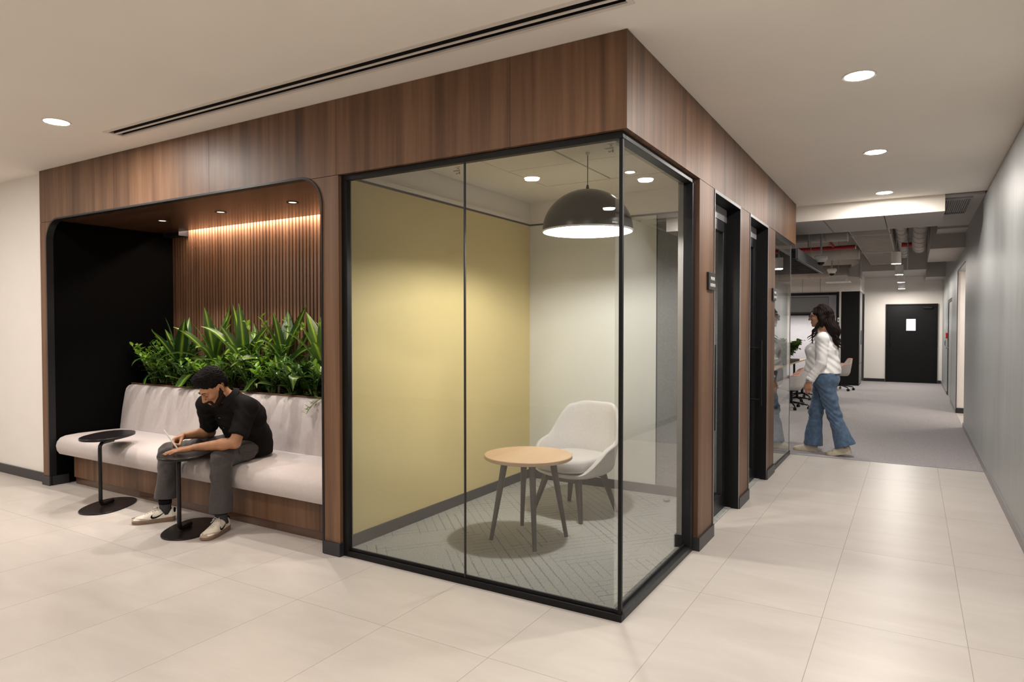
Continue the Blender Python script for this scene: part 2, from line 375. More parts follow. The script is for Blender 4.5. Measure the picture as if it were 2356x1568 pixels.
# far end
struct('wall_far', MB().box(.1, .60, 16.9, 17, 0, 2.75).box(1.74, WX+.16, 16.9, 17, 0, 2.75).box(.60, 1.74, 16.9, 17, 2.02, 2.75).box(.1, WX+.16, 16.9, 17, 2.75, 3.4), M['cream'], 'pale wall around the far black door')
struct('baseboard_far', MB().box(.1, .59, 16.88, 16.899, 0, .08).box(1.75, WX - .02, 16.88, 16.899, 0, .08), M['skirt'], 'black skirting at the far wall')
d = sroot('door_3', 'black fire door with small lit window at the end of corridor', (1.17, 16.9, 0))
fr = obj('frame', MB().box(.60, .63, 16.86, 16.95, 0, 2.02).box(1.71, 1.74, 16.86, 16.95, 0, 2.02).box(.63, 1.71, 16.86, 16.95, 1.99, 2.02), M['black'], d)
lf = obj('door_panel', MB().box(.632, 1.06, 16.885, 16.93, .004, 1.988).box(1.26, 1.708, 16.885, 16.93, .004, 1.988).box(1.06, 1.26, 16.885, 16.93, .004, 1.34).box(1.06, 1.26, 16.885, 16.93, 1.63, 1.988), M['black'], d)
obj('vision_panel', MB().box(1.06, 1.26, 16.91, 16.915, 1.34, 1.63), M['glowwin'], lf)
obj('vision_frame', MB().box(1.045, 1.275, 16.875, 16.885, 1.63, 1.65).box(1.045, 1.275, 16.875, 16.885, 1.32, 1.34).box(1.045, 1.06, 16.875, 16.885, 1.34, 1.63).box(1.26, 1.275, 16.875, 16.885, 1.34, 1.63), M['blackgloss'], lf)
obj('pull_handle', MB().tube([(.71, 16.885, 1.36), (.71, 16.84, 1.36), (.71, 16.84, .99), (.71, 16.885, .99)], .012), M['blackgloss'], lf)
obj('door_closer', MB().box(1.42, 1.62, 16.83, 16.885, 1.9, 1.95).box(1.5, 1.7, 16.80, 16.83, 1.955, 1.965), M['blackgloss'], lf)

# ---- walnut front wall with the rounded niche opening
def arc(cx, cz, r, a0, a1, n=12): return [(cx + r * math.cos(R(a0 + (a1 - a0) * i / n)), cz + r * math.sin(R(a0 + (a1 - a0) * i / n))) for i in range(n + 1)]
NX0, NX1, NZ, NR = -5.52, -2.005, 2.412, .20
hole = [(NX0, 0)] + arc(NX0 + NR, NZ - NR, NR, 180, 90) + arc(NX1 - NR, NZ - NR, NR, 90, 0) + [(NX1, 0)]
SEAM = 2.392
# pieces with fine joints between sheets
def sheet(poly): return MB().prism([(p[0], p[1]) for p in poly], (0, -.03, 0), (1, 0, 0), (0, 0, 1), (0, .05, 0))
hl = [h_ for h_ in hole if h_[0] <= -5.3]; g_ = .0012
fas = sroot('wall_front', 'walnut panelled front wall above and beside the niche')
seams = [-5.632, -4.40, -3.154, -1.885, -.62]
def hole_z(x):
    if x < NX0 or x > NX1: return SEAM
    if x < NX0 + NR: d_ = NX0 + NR - x; return NZ - NR + math.sqrt(max(NR * NR - d_ * d_, 0))
    if x > NX1 - NR: d_ = x - (NX1 - NR); return NZ - NR + math.sqrt(max(NR * NR - d_ * d_, 0))
    return NZ
ends = [-5.632, -4.40, -3.154, -1.885, -.62, .03]
for i in range(5):
    x0, x1 = ends[i] + g_, ends[i + 1] - (g_ if i < 4 else 0)
    xs = sorted(set([x0, x1] + [p[0] for p in hole if x0 < p[0] < x1 and p[1] > SEAM] ))
    # find crossing of the rounded corner with the seam height
    k_ = math.sqrt(NR * NR - (SEAM - (NZ - NR)) ** 2)
    for xc in (NX0 + NR - k_, NX1 - NR + k_):
        if x0 < xc < x1: xs.append(xc)
    xs = sorted(xs)
    low = [(x, max(SEAM, hole_z(x))) for x in xs]
    obj('fascia_panel', sheet(low + [(x1, CEIL - .002), (x0, CEIL - .002)]), M['walnut'], fas)
k_ = math.sqrt(NR * NR - (SEAM - (NZ - NR)) ** 2)
la_ = [(NX0, 0)] + [(x, z) for x, z in arc(NX0 + NR, NZ - NR, NR, 180, 90, 24) if z < SEAM - .002] + [(NX0 + NR - k_, SEAM - .003), (-5.632, SEAM - .003), (-5.632, 0.0)]
obj('side_panel', sheet(la_), M['walnut'], fas)
ra_ = [(x, z) for x, z in arc(NX1 - NR, NZ - NR, NR, 90, 0, 24) if z < SEAM - .002] + [(NX1, .085), (-1.868, .085), (-1.868, SEAM - .003), (NX1 - NR + k_, SEAM - .003)]
obj('side_panel', sheet(ra_), M['walnut'], fas)
obj('backing', MB().box(-5.62, .0, .02, .03, 2.42, CEIL - .004), M['dark'], fas)
# right-hand fascia, x = .03 face
fr_ = sroot('wall_side', 'walnut panelled fascia and piers along the corridor')
ys = [-.0295, .92, 2.14, 3.36, 4.58, 5.30]
ys[0] = -.0295 + .05
for i in range(5):
    obj('fascia_panel', MB().box(-.02, .03, ys[i] + (g_ if i else 0), ys[i + 1] - g_, SEAM, CEIL - .002), M['walnut'], fr_)
PIERS = [(1.236, 1.596), (2.40, 2.757), (3.57, 3.955)]
for y0, y1 in PIERS:
    obj('pier_panel', MB().box(.0, .03, y0, y1, .085, SEAM - .003), M['walnut'], fr_)
    obj('pier_core', MB().box(-.11, -.0005, y0 + .004, y1 - .004, .085, SEAM - .003), M['cream'], fr_)
    obj('pier_skirting', MB().box(-.118, .044, y0 - .008, y1 + .006, 0, .0845), M['skirt'], fr_)
obj('end_cap', MB().box(-.5, -.021, 5.14, 5.30, SEAM, CEIL - .002), M['walnut'], fr_)
struct('baseboard_front', MB().box(NX1 + .002, -1.862, -.042, .02, 0, .0845), M['skirt'], 'black skirting block under the walnut pier by niche')
# black liner of the opening
out_ = hole; inn = [(NX0 + .014, 0)] + arc(NX0 + NR, NZ - NR, NR - .014, 180, 90) + arc(NX1 - NR, NZ - NR, NR - .014, 90, 0) + [(NX1 - .014, 0)]
q = MB(); n = len(out_)
vv = [(p[0], y, p[1]) for y in (-.036, .0205) for ring in (out_, inn) for p in ring]
ff = []
for i in range(n - 1):
    a, b, c2, d2 = i, i + 1, n + i + 1, n + i
    ff += [(a, b, c2, d2), (2 * n + d2, 2 * n + c2, 2 * n + b, 2 * n + a), (a, 2 * n + a, 2 * n + b, b), (d2, c2, 2 * n + c2, 2 * n + d2)]
q.add(vv, ff)
struct('trim_4', q, M['blackgloss'], 'black rounded edging of the niche opening')
# niche interior
struct('wall_niche_left', MB().box(-5.6, -5.506, .125, 1.3, 0, 2.6).box(-5.6, -5.506, .021, .125, 0, 2.6), M['niche_black'], 'matt black side wall of the niche')
struct('baseboard_niche', MB().box(-5.505, -5.494, -.02, .12, 0, .085).box(-5.63, -5.494, -.045, -.031, 0, .085), M['skirt'], 'black skirting wrapping the niche corner')
struct('wall_niche_right', MB().box(-2.0, -1.985, .10, 1.3, 0, 2.6), M['walnut'], 'walnut side wall of the niche')
struct('ceiling', MB().box(-5.5, -2.0, .02, 1.05, 2.412, 2.44), M['walnut_soffit'], 'glossy dark walnut ceiling of the niche')
struct('ceiling', MB().box(-5.5, -2.0, 1.05, 1.3, 2.62, 2.66).box(-5.5, -2.0, 1.04, 1.05, 2.44, 2.62), M['dark'], 'recess above slatted wall hiding the light strip')
struct('trim_5', MB().box(-5.5, -5.22, 1.05, 1.17, 2.375, 2.44), M['blackgloss'], 'black block ending the light slot over the slats')
q = MB()
for k in range(77): q.box(-5.5 + k * .045, -5.5 + k * .045 + .029, 1.160, 1.185, .6, 2.6)
struct('wall_niche_back', q, M['walnut_slat'], 'walnut slatted wall at the back of niche')
struct('wall_niche_back', MB().box(-5.5, -2.0, 1.185, 1.2, 0, 2.62), M['walnut_back'], 'black backing behind walnut slats')

# ---- glazed front phone room
GZ0, GZ1 = .036, 2.357
struct('wall_yellow', MB().box(-1.98, -1.93, .03, 2.5, 0, 2.405), M['yellow'], 'mustard yellow wall of the front phone room')
struct('wall_yellow', MB().box(-1.984, -1.936, .03, 2.5, 2.415, 2.7), M['plaster'], 'cream band above the mustard wall')
struct('wall_phone_back', MB().box(-1.93, -.68, 2.5, 2.55, 0, 2.405), M['offwhite'], 'off white back wall of the front phone room')
struct('wall_phone_back', MB().box(-1.984, -.02, 2.502, 2.61, 2.415, 2.7), M['plaster'], 'cream band above phone room back wall')
struct('wall_phone_back', MB().box(-.675, -.11, 2.495, 2.55, 0, 2.405), M['felt'], 'grey felt panel on phone room back wall')
struct('wall_phone_side', MB().box(-.109, -.02, 1.24, 2.5, 2.4, 2.62), M['plaster'])
struct('trim_6', MB().box(-1.93, -1.925, .03, 2.5, 2.400, 2.415).box(-1.93, -.02, 2.495, 2.505, 2.400, 2.415).box(-.680, -.674, 2.488, 2.5, 0.08, 2.4), M['skirt'], 'fine dark shadow lines at the top of phone room walls')
struct('trim_7', MB().box(-1.935, -1.915, .03, 2.5, 2.415, 2.445), M['plaster'], 'narrow cream ledge above the mustard wall')
struct('baseboard_phone', MB().box(-1.93, -1.918, .03, 2.5, 0.006, .085).box(-1.918, -.11, 2.482, 2.4945, 0.006, .085), M['skirt'], 'dark skirting in the front phone room')
q = MB().box(-1.93, -.02, .02, .62, 2.62, 2.66).box(-1.93, -1.44, .62, 1.93, 2.62, 2.66).box(-1.93, -.02, 1.93, 2.5, 2.62, 2.66)
for x0, x1 in ((-1.437, -.873), (-.858, -.25)):
    for y0, y1 in ((.62, 1.30), (1.305, 1.927)): q.box(x0, x1 - .003, y0, y1 - .003, 2.622, 2.66)
q.box(-.248, -.02, .62, 1.93, 2.62, 2.66)
struct('ceiling', q, M['plaster'], 'cream panelled ceiling of the front phone room')
struct('ceiling', MB().box(-1.93, -.02, .02, 5.1, 2.66, 2.70), M['dark'], 'dark void above phone room ceiling panels')
# window 1: front
w1 = sroot('window_1', 'glazed front of the phone room in a slim black frame')
obj('frame', MB().box(-1.868, -.0, -.004, .036, 0, GZ0).box(-1.868, -.0, -.004, .036, GZ1, SEAM - .002).box(-1.884, -1.822, -.004, .036, GZ0, GZ1).box(-1.868, 0, .010, .022, GZ0, GZ0 + .018), M['black'], w1, bevel=.002)
for x0, x1 in ((-1.822, -.943), (-.935, -.022)):
    obj('glass_pane', MB().add([(x0, .012, GZ0), (x1, .012, GZ0), (x1, .012, GZ1), (x0, .012, GZ1)], [(0, 1, 2, 3)]), M['glass'], w1)
obj('joint', MB().box(-.943, -.935, .006, .018, GZ0, GZ1), M['seal'], w1)
obj('corner_joint', MB().box(-.022, -.004, .004, .022, GZ0, GZ1), M['black'], w1)
def etched(parent, x, z, y=.0075, s=1.0):
    # small safety mark etched on the pane, read from inside
    q = MB()
    def bar(a, b, c_, d_): q.box(x + a * s, x + b * s, y, y + .0005, z + c_ * s, z + d_ * s)
    q.prism([(0, 0), (.012, .014), (.024, 0), (.020, 0), (.012, .009), (.004, 0)], (x - .006 * s, y, z + .012 * s), (s, 0, 0), (0, 0, s), (0, .0005, 0))
    bar(-.022, .026, .031, .0335); bar(-.02, .024, -.022, -.020); bar(-.016, .012, -.027, -.025); bar(-.018, .004, -.031, -.029)
    for a in (.016, .020, .024): bar(a, a + .002, -.034, -.010)
    o = obj('etched_mark', q, M['seal'], parent)
    tx = text_mesh('DIAMANT', .0165 * s, M['seal'], parent, 'etched_word', (x + .026 * s, y + .0002, z - .006 * s), 'mirror_front')
def text_mesh(body, size, mat, parent, name, loc, face, bold=.0):
    cu = bpy.data.curves.new(name, 'FONT'); cu.body = body; cu.size = size; cu.offset = bold; cu.extrude = .0004
    cu.align_x = 'LEFT'; to = bpy.data.objects.new(name, cu); COL.objects.link(to); bpy.context.view_layer.update()
    me = bpy.data.meshes.new_from_object(to.evaluated_get(bpy.context.evaluated_depsgraph_get())); bpy.data.objects.remove(to)
    v = np.empty(len(me.vertices) * 3); me.vertices.foreach_get('co', v); v = v.reshape(-1, 3)
    if face == 'front': q = np.stack([v[:, 0], -v[:, 2], v[:, 1]], 1)
    elif face == 'mirror_front': q = np.stack([-v[:, 0], v[:, 2], v[:, 1]], 1)
    elif face == 'right': q = np.stack([v[:, 2], v[:, 0], v[:, 1]], 1)
    q = q + np.array(loc) - np.array(rootloc(parent)); me.vertices.foreach_set('co', q.ravel()); me.update(); me.name = name
    return link_mesh(name, me, mat, parent)
etched(w1, -.070, 2.318, s=.62); etched(w1, -.985, 2.318, s=.62)
w2 = sroot('window_2', 'glazed corridor side of the front phone room')
obj('frame', MB().box(-.056, .0, .036, 1.228, 0, GZ0).box(-.056, .0, .036, 1.228, GZ1, SEAM - .002).box(-.056, .004, 1.17, 1.228, GZ0, GZ1).box(-.045, -.035, .03, 1.17, GZ0, GZ0 + .018), M['blackgloss'], w2, bevel=.002)
obj('glass_pane', MB().add([(-.04, .0, GZ0), (-.04, 1.17, GZ0), (-.04, 1.17, GZ1), (-.04, .0, GZ1)], [(0, 1, 2, 3)]), M['glass'], w2)
# doors into the phone rooms
def phone_door(name, label, y0, y1, hy):
    d = sroot(name, label, (0, (y0 + y1) / 2, 0))
    obj('frame', MB().box(-.12, .033, y0 + .001, y0 + .013, .0, 2.386).box(-.12, .033, y1 - .013, y1 - .001, .0, 2.386).box(-.12, .033, y0 + .013, y1 - .013, 2.366, 2.386), M['black'], d)
    obj('frame_edge', MB().box(.033, .036, y0 + .001, y1 - .001, 2.366, 2.388).box(.033, .036, y0 + .001, y0 + .013, .0, 2.366).box(.033, .036, y1 - .013, y1 - .001, .0, 2.366), M['graym'], d)
    lf = obj('door_leaf', MB().box(-.112, -.07, y0 + .015, y1 - .015, .006, .125).box(-.112, -.07, y0 + .015, y1 - .015, 2.18, 2.26).box(-.112, -.07, y0 + .015, y0 + .075, .125, 2.18).box(-.112, -.07, y1 - .12, y1 - .015, .125, 2.18), M['blackgloss'], d, bevel=.002)
    obj('head_panel', MB().box(-.112, -.07, y0 + .015, y1 - .015, 2.265, 2.364), M['graym'], d)
    obj('glass_pane', MB().add([(-.09, y0 + .07, .12), (-.09, y1 - .115, .12), (-.09, y1 - .115, 2.19), (-.09, y0 + .07, 2.19)], [(0, 1, 2, 3)]), M['glass'], lf)
    for sx, nm in ((0.003, 'pull_bar'), (-.16, 'pull_bar')):
        obj(nm, MB().box(sx - .009, sx + .009, hy - .011, hy + .011, .71, 1.32), M['black'], lf, bevel=.003)
    for z in (.77, 1.25): obj('pull_bar_mount', MB().cyl((-.155, hy, z), (0, hy, z), .007), M['blackgloss'], lf)
phone_door('door_1', 'black framed glass door of the front phone room', 1.596, 2.40, 1.74)
phone_door('door_2', 'black framed glass door of the rear phone room', 2.757, 3.57, 3.43)
# rear phone room
struct('wall_between_rooms', MB().box(-1.98, -.11, 2.56, 2.61, 0, 2.70), M['felt'], 'grey felt wall between phone rooms')
struct('wall_rear_phone_left', MB().box(-1.98, -1.94, 2.62, 5.1, 0, 2.66), M['felt'], 'grey felt side wall of the rear phone room')
struct('ceiling', MB().box(-1.94, -.02, 2.62, 5.1, 2.60, 2.64), M['plaster'], 'ceiling of the rear phone room')
w3 = sroot('window_3', 'glazed corridor side of the rear phone room')
obj('frame', MB().box(-.01, .029, 3.965, 5.02, 0, GZ0 + .01).box(-.01, .029, 3.965, 5.02, GZ1, SEAM - .004).box(-.01, .026, 3.965, 3.985, GZ0, GZ1), M['blackgloss'], w3)
obj('glass_pane', MB().add([(.018, 3.98, GZ0), (.018, 5.010, GZ0), (.018, 5.010, GZ1), (.018, 3.98, GZ1)], [(0, 1, 2, 3)]), M['glass'], w3)
obj('glass_edge', MB().box(.014, .022, 5.010, 5.015, GZ0, GZ1), M['graym'], w3)
w4 = sroot('window_4', 'glazed end of the rear phone room facing the office')
obj('frame', MB().box(-1.94, -.011, 4.99, 5.02, 0, GZ0).box(-1.94, -.011, 4.99, 5.02, GZ1, SEAM - .004), M['blackgloss'], w4)
obj('glass_pane', MB().add([(-1.94, 5.012, GZ0), (.014, 5.012, GZ0), (.014, 5.012, GZ1), (-1.94, 5.012, GZ1)], [(0, 1, 2, 3)]), M['glass'], w4)
struct('wall_office_front', MB().box(-6, -1.98, 5.05, 5.15, 0, 2.7), M['cream'])
struct('wall_office_left', MB().box(-6.1, -6, 5.05, 17, 0, 3.4), M['cream'])

# signs beside the phone room doors
for y0, z0, num, lab in ((1.415, 1.692, '01', 'small black room sign with white lettering on first walnut pier'), (3.79, 1.70, '02', 'small black room sign with white lettering on farthest walnut pier')):
    s = thing('room_sign', lab, 'sign', (.031, y0 + .08, z0 + .06))
    obj('plate', MB().box(.0305, .046, y0, y0 + .16, z0, z0 + .118), M['blackgloss'], s, bevel=.002)
    text_mesh('PHONE', .030, M['white'], s, 'lettering', (.0468, y0 + .045, z0 + .068), 'right', .0006)
    text_mesh('ROOM ' + num, .030, M['white'], s, 'lettering', (.0468, y0 + .035, z0 + .024), 'right', .0006)

# linear air diffuser in the ceiling
v = thing('linear_air_vent', 'long twin slot air vent in ceiling above the walnut fascia', 'air vent', ((vx0 + vx1) / 2, -.327, CEIL))
obj('frame', MB().box(vx0 - .012, vx1 + .012, vy0 - .012, vy0 + .012, CEIL - .006, CEIL + .004).box(vx0 - .012, vx1 + .012, vy1 - .012, vy1 + .012, CEIL - .006, CEIL + .004).box(vx0 - .012, vx0 + .012, vy0 + .012, vy1 - .012, CEIL - .006, CEIL + .004).box(vx1 - .012, vx1 + .012, vy0 + .012, vy1 - .012, CEIL - .006, CEIL + .004), M['wtrim'], v)
ym = (vy0 + vy1) / 2
obj('centre_blade', MB().box(vx0 + .012, vx1 - .012, ym - .010, ym + .010, CEIL - .005, CEIL - .002), M['wtrim'], v)
obj('shade_fin', MB().box(vx0 + .012, vx1 - .012, ym - .009, ym + .009, CEIL - .0015, CEIL + .06), M['dark'], v)  # dark fin added above the blade so the slots look shaded
obj('plenum', MB().box(vx0, vx1, vy0, vy0 + .004, CEIL + .004, CEIL + .12).box(vx0, vx1, vy1 - .004, vy1, CEIL + .004, CEIL + .12).box(vx0, vx1, vy0, vy1, CEIL + .12, CEIL + .13), M['dark'], v)
# recessed downlights
def downlight(x, y, z, r, label, mat='glow', trim='wtrim'):
    d = thing('downlight', label, 'ceiling light', (x, y, z))
    obj('trim_ring', MB().lathe([(r, -.002), (r + .012, -.005), (r + .014, -.001), (r + .014, .0)], (x, y, z), 32), M[trim], d, smooth='angle')
    obj('diffuser', MB().lathe([(.0001, -.003), (r, -.003)], (x, y, z), 32), M[mat], d)
    return d
DL = ['round downlight nearest the camera in row over the corridor', 'second round downlight along the corridor ceiling', 'round downlight just before the corridor bulkhead', 'round downlight at left end of ceiling by the linear vent']
for i, (x, y) in enumerate(DOWN):
    if i < 4: downlight(x, y, CEIL, .075, DL[i])
    else:
        if i in (7, 8, 4, 5): downlight(x, y, CEIL, .075, 'ceiling downlight added out of view to light the unseen room').__setitem__('group', 'downlights behind the viewer')
        else: downlight(x, y, CEIL, .075, 'ceiling downlight added out of view to light the unseen room').__setitem__('group', 'downlights behind the viewer')
for (x, y), lb in zip(NICHE, ('recessed spot in niche ceiling nearest the black wall', 'middle recessed spot in the niche ceiling', 'recessed spot in niche ceiling nearest the glass room')):
    d = thing('recessed_spot', lb, 'ceiling light', (x, y, 2.412))
    obj('trim_ring', MB().lathe([(.030, -.001), (.045, -.004), (.048, 0), (.030, -.0002)], (x, y, 2.412), 28, caps=False), M['blackgloss'], d, smooth='angle')
    obj('reflector', MB().lathe([(.0001, -.0005), (.030, -.0015)], (x, y, 2.412), 28), M['glowdim'], d)
d = downlight(-.65, 1.78, 2.62, .035, 'small round downlight in phone room ceiling behind the dome lamp')
# ------------------------------------------------------------------ niche bench, planter, side tables
bn = thing('bench_seat', 'long built-in bench with mauve beige cushions on walnut plinth in the niche', 'bench', (-3.75, .12, 0))
def rbox(x0, x1, prof, nx=40, end=.05):
    # cushion: closed yz profile swept along x with rounded ends
    mb = MB(); n = len(prof); cy = sum(p[0] for p in prof) / n; cz = sum(p[1] for p in prof) / n
    st = []
    for i in range(7): a = R(90 * i / 6); st.append((x0 + end * (1 - math.sin(a)), 1 - (1 - math.cos(math.pi / 2 - a)) * 0 - .16 * (1 - math.sin(a)) ** 2))
    xs = [(x0, .86)] + [(x0 + end * (1 - math.cos(R(15 * i))), .86 + .14 * math.sin(R(15 * i))) for i in range(1, 7)]
    xs += [(x0 + end + (x1 - x0 - 2 * end) * i / nx, 1) for i in range(1, nx)]
    xs += [(x1 - end * (1 - math.cos(R(15 * i))), .86 + .14 * math.sin(R(15 * i))) for i in range(6, 0, -1)] + [(x1, .86)]
    vs_ = [(x, cy + (p[0] - cy) * s, cz + (p[1] - cz) * s) for x, s in xs for p in prof]
    fs = [(i * n + k, (i + 1) * n + k, (i + 1) * n + (k + 1) % n, i * n + (k + 1) % n) for i in range(len(xs) - 1) for k in range(n)]
    fs += [tuple(range(n)), tuple(range(len(xs) * n - 1, (len(xs) - 1) * n - 1, -1))]
    return mb.add(vs_, fs)
seatp = [(.66, .30), (.06, .275), (.022, .288), (.003, .32), (-.004, .36), (.006, .40), (.034, .432), (.08, .448), (.2, .455), (.45, .452), (.66, .445)]
obj('seat_cushion', rbox(-5.492, -2.02, seatp[::-1]), M['sofa'], bn, smooth='angle')
backp = [(.575, .43), (.60, .62), (.632, .80), (.645, .845), (.665, .868), (.69, .874), (.703, .86), (.705, .80), (.70, .43)]
obj('back_cushion', rbox(-5.485, -2.02, backp, end=.04), M['sofa'], bn, smooth='angle')
obj('plinth', MB().box(-5.40, -2.02, .12, .70, .065, .30), M['walnut'], bn)
obj('toe_board', MB().box(-5.40, -2.02, .135, .70, .001, .064), M['walnut_soffit'], bn)
pb = thing('planter_box', 'long walnut planter trough behind the bench backrest', 'planter', (-3.75, .9, 0))
obj('front_board', MB().box(-5.498, -2.02, .708, .726, .001, .886), M['walnut'], pb)
sm = MB(); nx = 90; ny = 10; rnd = random.Random(4)
sv = [(-5.495 + 3.47 * i / nx, .727 + .430 * j / ny, .845 + rnd.random() * .022) for i in range(nx + 1) for j in range(ny + 1)]
sm.add(sv, [(i * (ny + 1) + j, (i + 1) * (ny + 1) + j, (i + 1) * (ny + 1) + j + 1, i * (ny + 1) + j + 1) for i in range(nx) for j in range(ny)])
obj('soil', sm, M['soil'], pb, smooth=True)

# side table: pebble shaped base and top joined by a bent tube
def pebble(cx, cy, z0, z1, a=.262, b=.168, ang=118, p=2.35, n=64):
    o = []
    for k in range(n):
        t_ = 2 * math.pi * k / n; c_, s_ = math.cos(t_), math.sin(t_)
        x = a * abs(c_) ** (2 / p) * (1 if c_ > 0 else -1); y = b * abs(s_) ** (2 / p) * (1 if s_ > 0 else -1)
        y += .018 * math.cos(t_) ; an = R(ang)
        o.append((cx + x * math.cos(an) - y * math.sin(an), cy + x * math.sin(an) + y * math.cos(an)))
    return MB().prism(o, (0, 0, z0), (1, 0, 0), (0, 1, 0), (0, 0, z1 - z0))
def side_table(label, bx, by, cx, cy, tx, ty):
    t_ = thing('side_table', label, 'side table', (cx, cy, 0), 0, 'black pebble side tables at the bench')
    obj('base_plate', pebble(bx, by, .0, .010), M['espresso'], t_, bevel=.002)
    obj('tabletop', pebble(tx, ty, .533, .553), M['espresso'], t_, bevel=.004)
    e = Vector((-.45, .89, 0)).normalized(); c_ = Vector((cx, cy, 0))
    pts = [c_ + e * .145 + Vector((0, 0, .026)), c_ + e * .05 + Vector((0, 0, .026)), c_ + e * .02 + Vector((0, 0, .030)), c_ + e * .005 + Vector((0, 0, .045)), c_ + Vector((0, 0, .07)), c_ + Vector((0, 0, .47)), c_ + e * .003 + Vector((0, 0, .495)), c_ + e * .018 + Vector((0, 0, .512)), c_ + e * .05 + Vector((0, 0, .519)), c_ + e * .16 + Vector((0, 0, .519))]
    obj('stem', MB().tube(pts, .0145, 16), M['espresso'], t_, smooth='angle')
    return t_
M['espresso'] = plain('black_brown_lacquer', (.0095, .0078, .008), .30, var=.1, spec=.3)
side_table('black side table standing free in front of the bench near the niche corner', -4.335, -.14, -4.335, -.2, -4.50, -.05)
side_table('black side table the seated man is writing on', -3.20, -.165, -3.192, -.262, -3.22, -.17)

# round oak table in the phone room
tc = (-1.03, .888); t_ = thing('round_table', 'small round oak table with dark tapered legs in the glass room', 'table', (tc[0], tc[1], .006))
obj('tabletop', MB().lathe([(.0001, .553), (.292, .553), (.30, .558), (.30, .576), (.296, .58), (.0001, .58)], (tc[0], tc[1], 0), 72), M['oak'], t_, smooth='angle')
M['leg'] = plain('dark_grey_wood', (.055, .052, .050), .42)
for fx, fy in ((-.859, .671), (-1.225, .724), (-.818, 1.045), (-1.209, 1.112)):
    dx, dy = fx - tc[0], fy - tc[1]
    obj('leg', MB().cyl((fx, fy, .0065), (tc[0] + dx * .62, tc[1] + dy * .62, .5528), .0135, .024, 20), M['leg'], t_, smooth='angle')
obj('under_frame', MB().box(tc[0] - .17, tc[0] + .17, tc[1] - .016, tc[1] + .016, .53, .5528).box(tc[0] - .016, tc[0] + .016, tc[1] - .17, tc[1] + .17, .53, .5528), M['leg'], t_)

# upholstered tub chair
def chair_shell(W_, D_, zb, htop, arm, flare=.10, nt=56, ns=14, armw=62, recline=.10, lo=34):
    """closed tub: pan below, wall rising to a rim whose height follows the angle (0 = back)"""
    vs_ = []; ns1 = 6
    for k in range(nt):
        t0 = 2 * math.pi * k / nt; td = abs((math.degrees(t0) + 180) % 360 - 180)   # 0 at back, 180 at front
        def sstep(a, b, x): x = min(1, max(0, (x - a) / (b - a))); return x * x * (3 - 2 * x)
        h = htop + (arm - htop) * sstep(lo, armw + 6, td); h = h * (1 - .05 * min(1, td / 40) ** 4); h = h + (0.012 - h) * sstep(82, 138, td)
        sx, cy_ = math.sin(t0), math.cos(t0); e = 2 / 2.7
        px = abs(sx) ** e * math.copysign(1, sx); py = abs(cy_) ** e * math.copysign(1, cy_)
        for i in range(ns1):
            f = (i + .35) / ns1; rr_ = min(1, f ** .7)
            vs_.append((px * W_ * .90 * rr_, py * D_ * .92 * rr_, zb + .0 + .035 * max(0, rr_ - .75) ** 2 * 8))
        for i in range(ns):
            f = (i + 1) / ns; z = zb + .02 + h * f
            o_ = 1 + flare * min(1, (z - zb) / .3) ** .8
            lean = recline * max(0, (h * f - .08)) * sstep(90, 20, td)
            pinch = 1 - .03 * sstep(.16, .5, h * f) * sstep(110, 30, td)
            side = .05 * f * sstep(40, 75, td) * sstep(140, 100, td)
            vs_.append((px * (W_ * o_ * pinch + side), py * D_ * o_ * .97 + lean + .0, z))
    nn = ns1 + ns; fs = []
    for k in range(nt):
        for i in range(nn - 1):
            a, b = k * nn + i, ((k + 1) % nt) * nn + i
            fs.append((a, b, b + 1, a + 1))
    fs.append(tuple(k * nn for k in range(nt - 1, -1, -1)))
    return MB().add(vs_, fs)
ch = thing('tub_chair', 'pale grey upholstered tub chair behind the round oak table', 'chair', (-1.035, 1.63, .006), R(-13))
sh = obj('shell', chair_shell(.262, .255, .315, .505, .235, armw=78, lo=46, nt=72), M['chairfab'], ch, smooth=True, solid=.034, subsurf=1, local=True)
cu = MB(); n = 48
for z, s in ((.358, .90), (.364, .98), (.38, 1.01), (.43, 1.01), (.448, .985), (.456, .92), (.460, .5), (.460, .02)):
    for k in range(n):
        a = 2 * math.pi * k / n; c_, s_ = math.cos(a), math.sin(a)
        cu.v.append((.232 * s * abs(c_) ** .7 * math.copysign(1, c_), -.035 + .262 * s * abs(s_) ** .62 * math.copysign(1, s_), z))
for i in range(7):
    for k in range(n): cu.f.append((i * n + k, i * n + (k + 1) % n, (i + 1) * n + (k + 1) % n, (i + 1) * n + k))
cu.f.append(tuple(range(n - 1, -1, -1)))
obj('seat_cushion', cu, M['chairfab'], ch, smooth=True, local=True)
M['leg2'] = plain('dark_brown_wood', (.040, .034, .031), .42)
for sx in (-1, 1):
    for sy in (-1, 1):
        obj('leg', MB().hexa([(sx * .235 + a * .012, sy * .222 + b * .012, .0005) for a, b in ((-1, -1), (1, -1), (1, 1), (-1, 1))] + [(sx * .15 + a * .022, sy * .15 + b * .022, .315) for a, b in ((-1, -1), (1, -1), (1, 1), (-1, 1))]), M['leg2'], ch, bevel=.004, local=True)
obj('seat_frame', MB().hexa([(-.16, -.02, .262), (.16, -.02, .262), (.16, .02, .262), (-.16, .02, .262), (-.17, -.02, .307), (.17, -.02, .307), (.17, .02, .307), (-.17, .02, .307)]).box(-.18, .18, -.17, -.135, .27, .307).box(-.18, .18, .135, .17, .27, .307), M['leg2'], ch, local=True)
ds = thing('door_stop', 'small grey dome door stop on phone room carpet', 'door stop', (-.52, 2.30, .006))
obj('dome', MB().lathe([(.024, 0), (.024, .014), (.020, .026), (.010, .033), (.0001, .035)], (-.52, 2.30, .006), 24), M['graym'], ds, smooth=True)
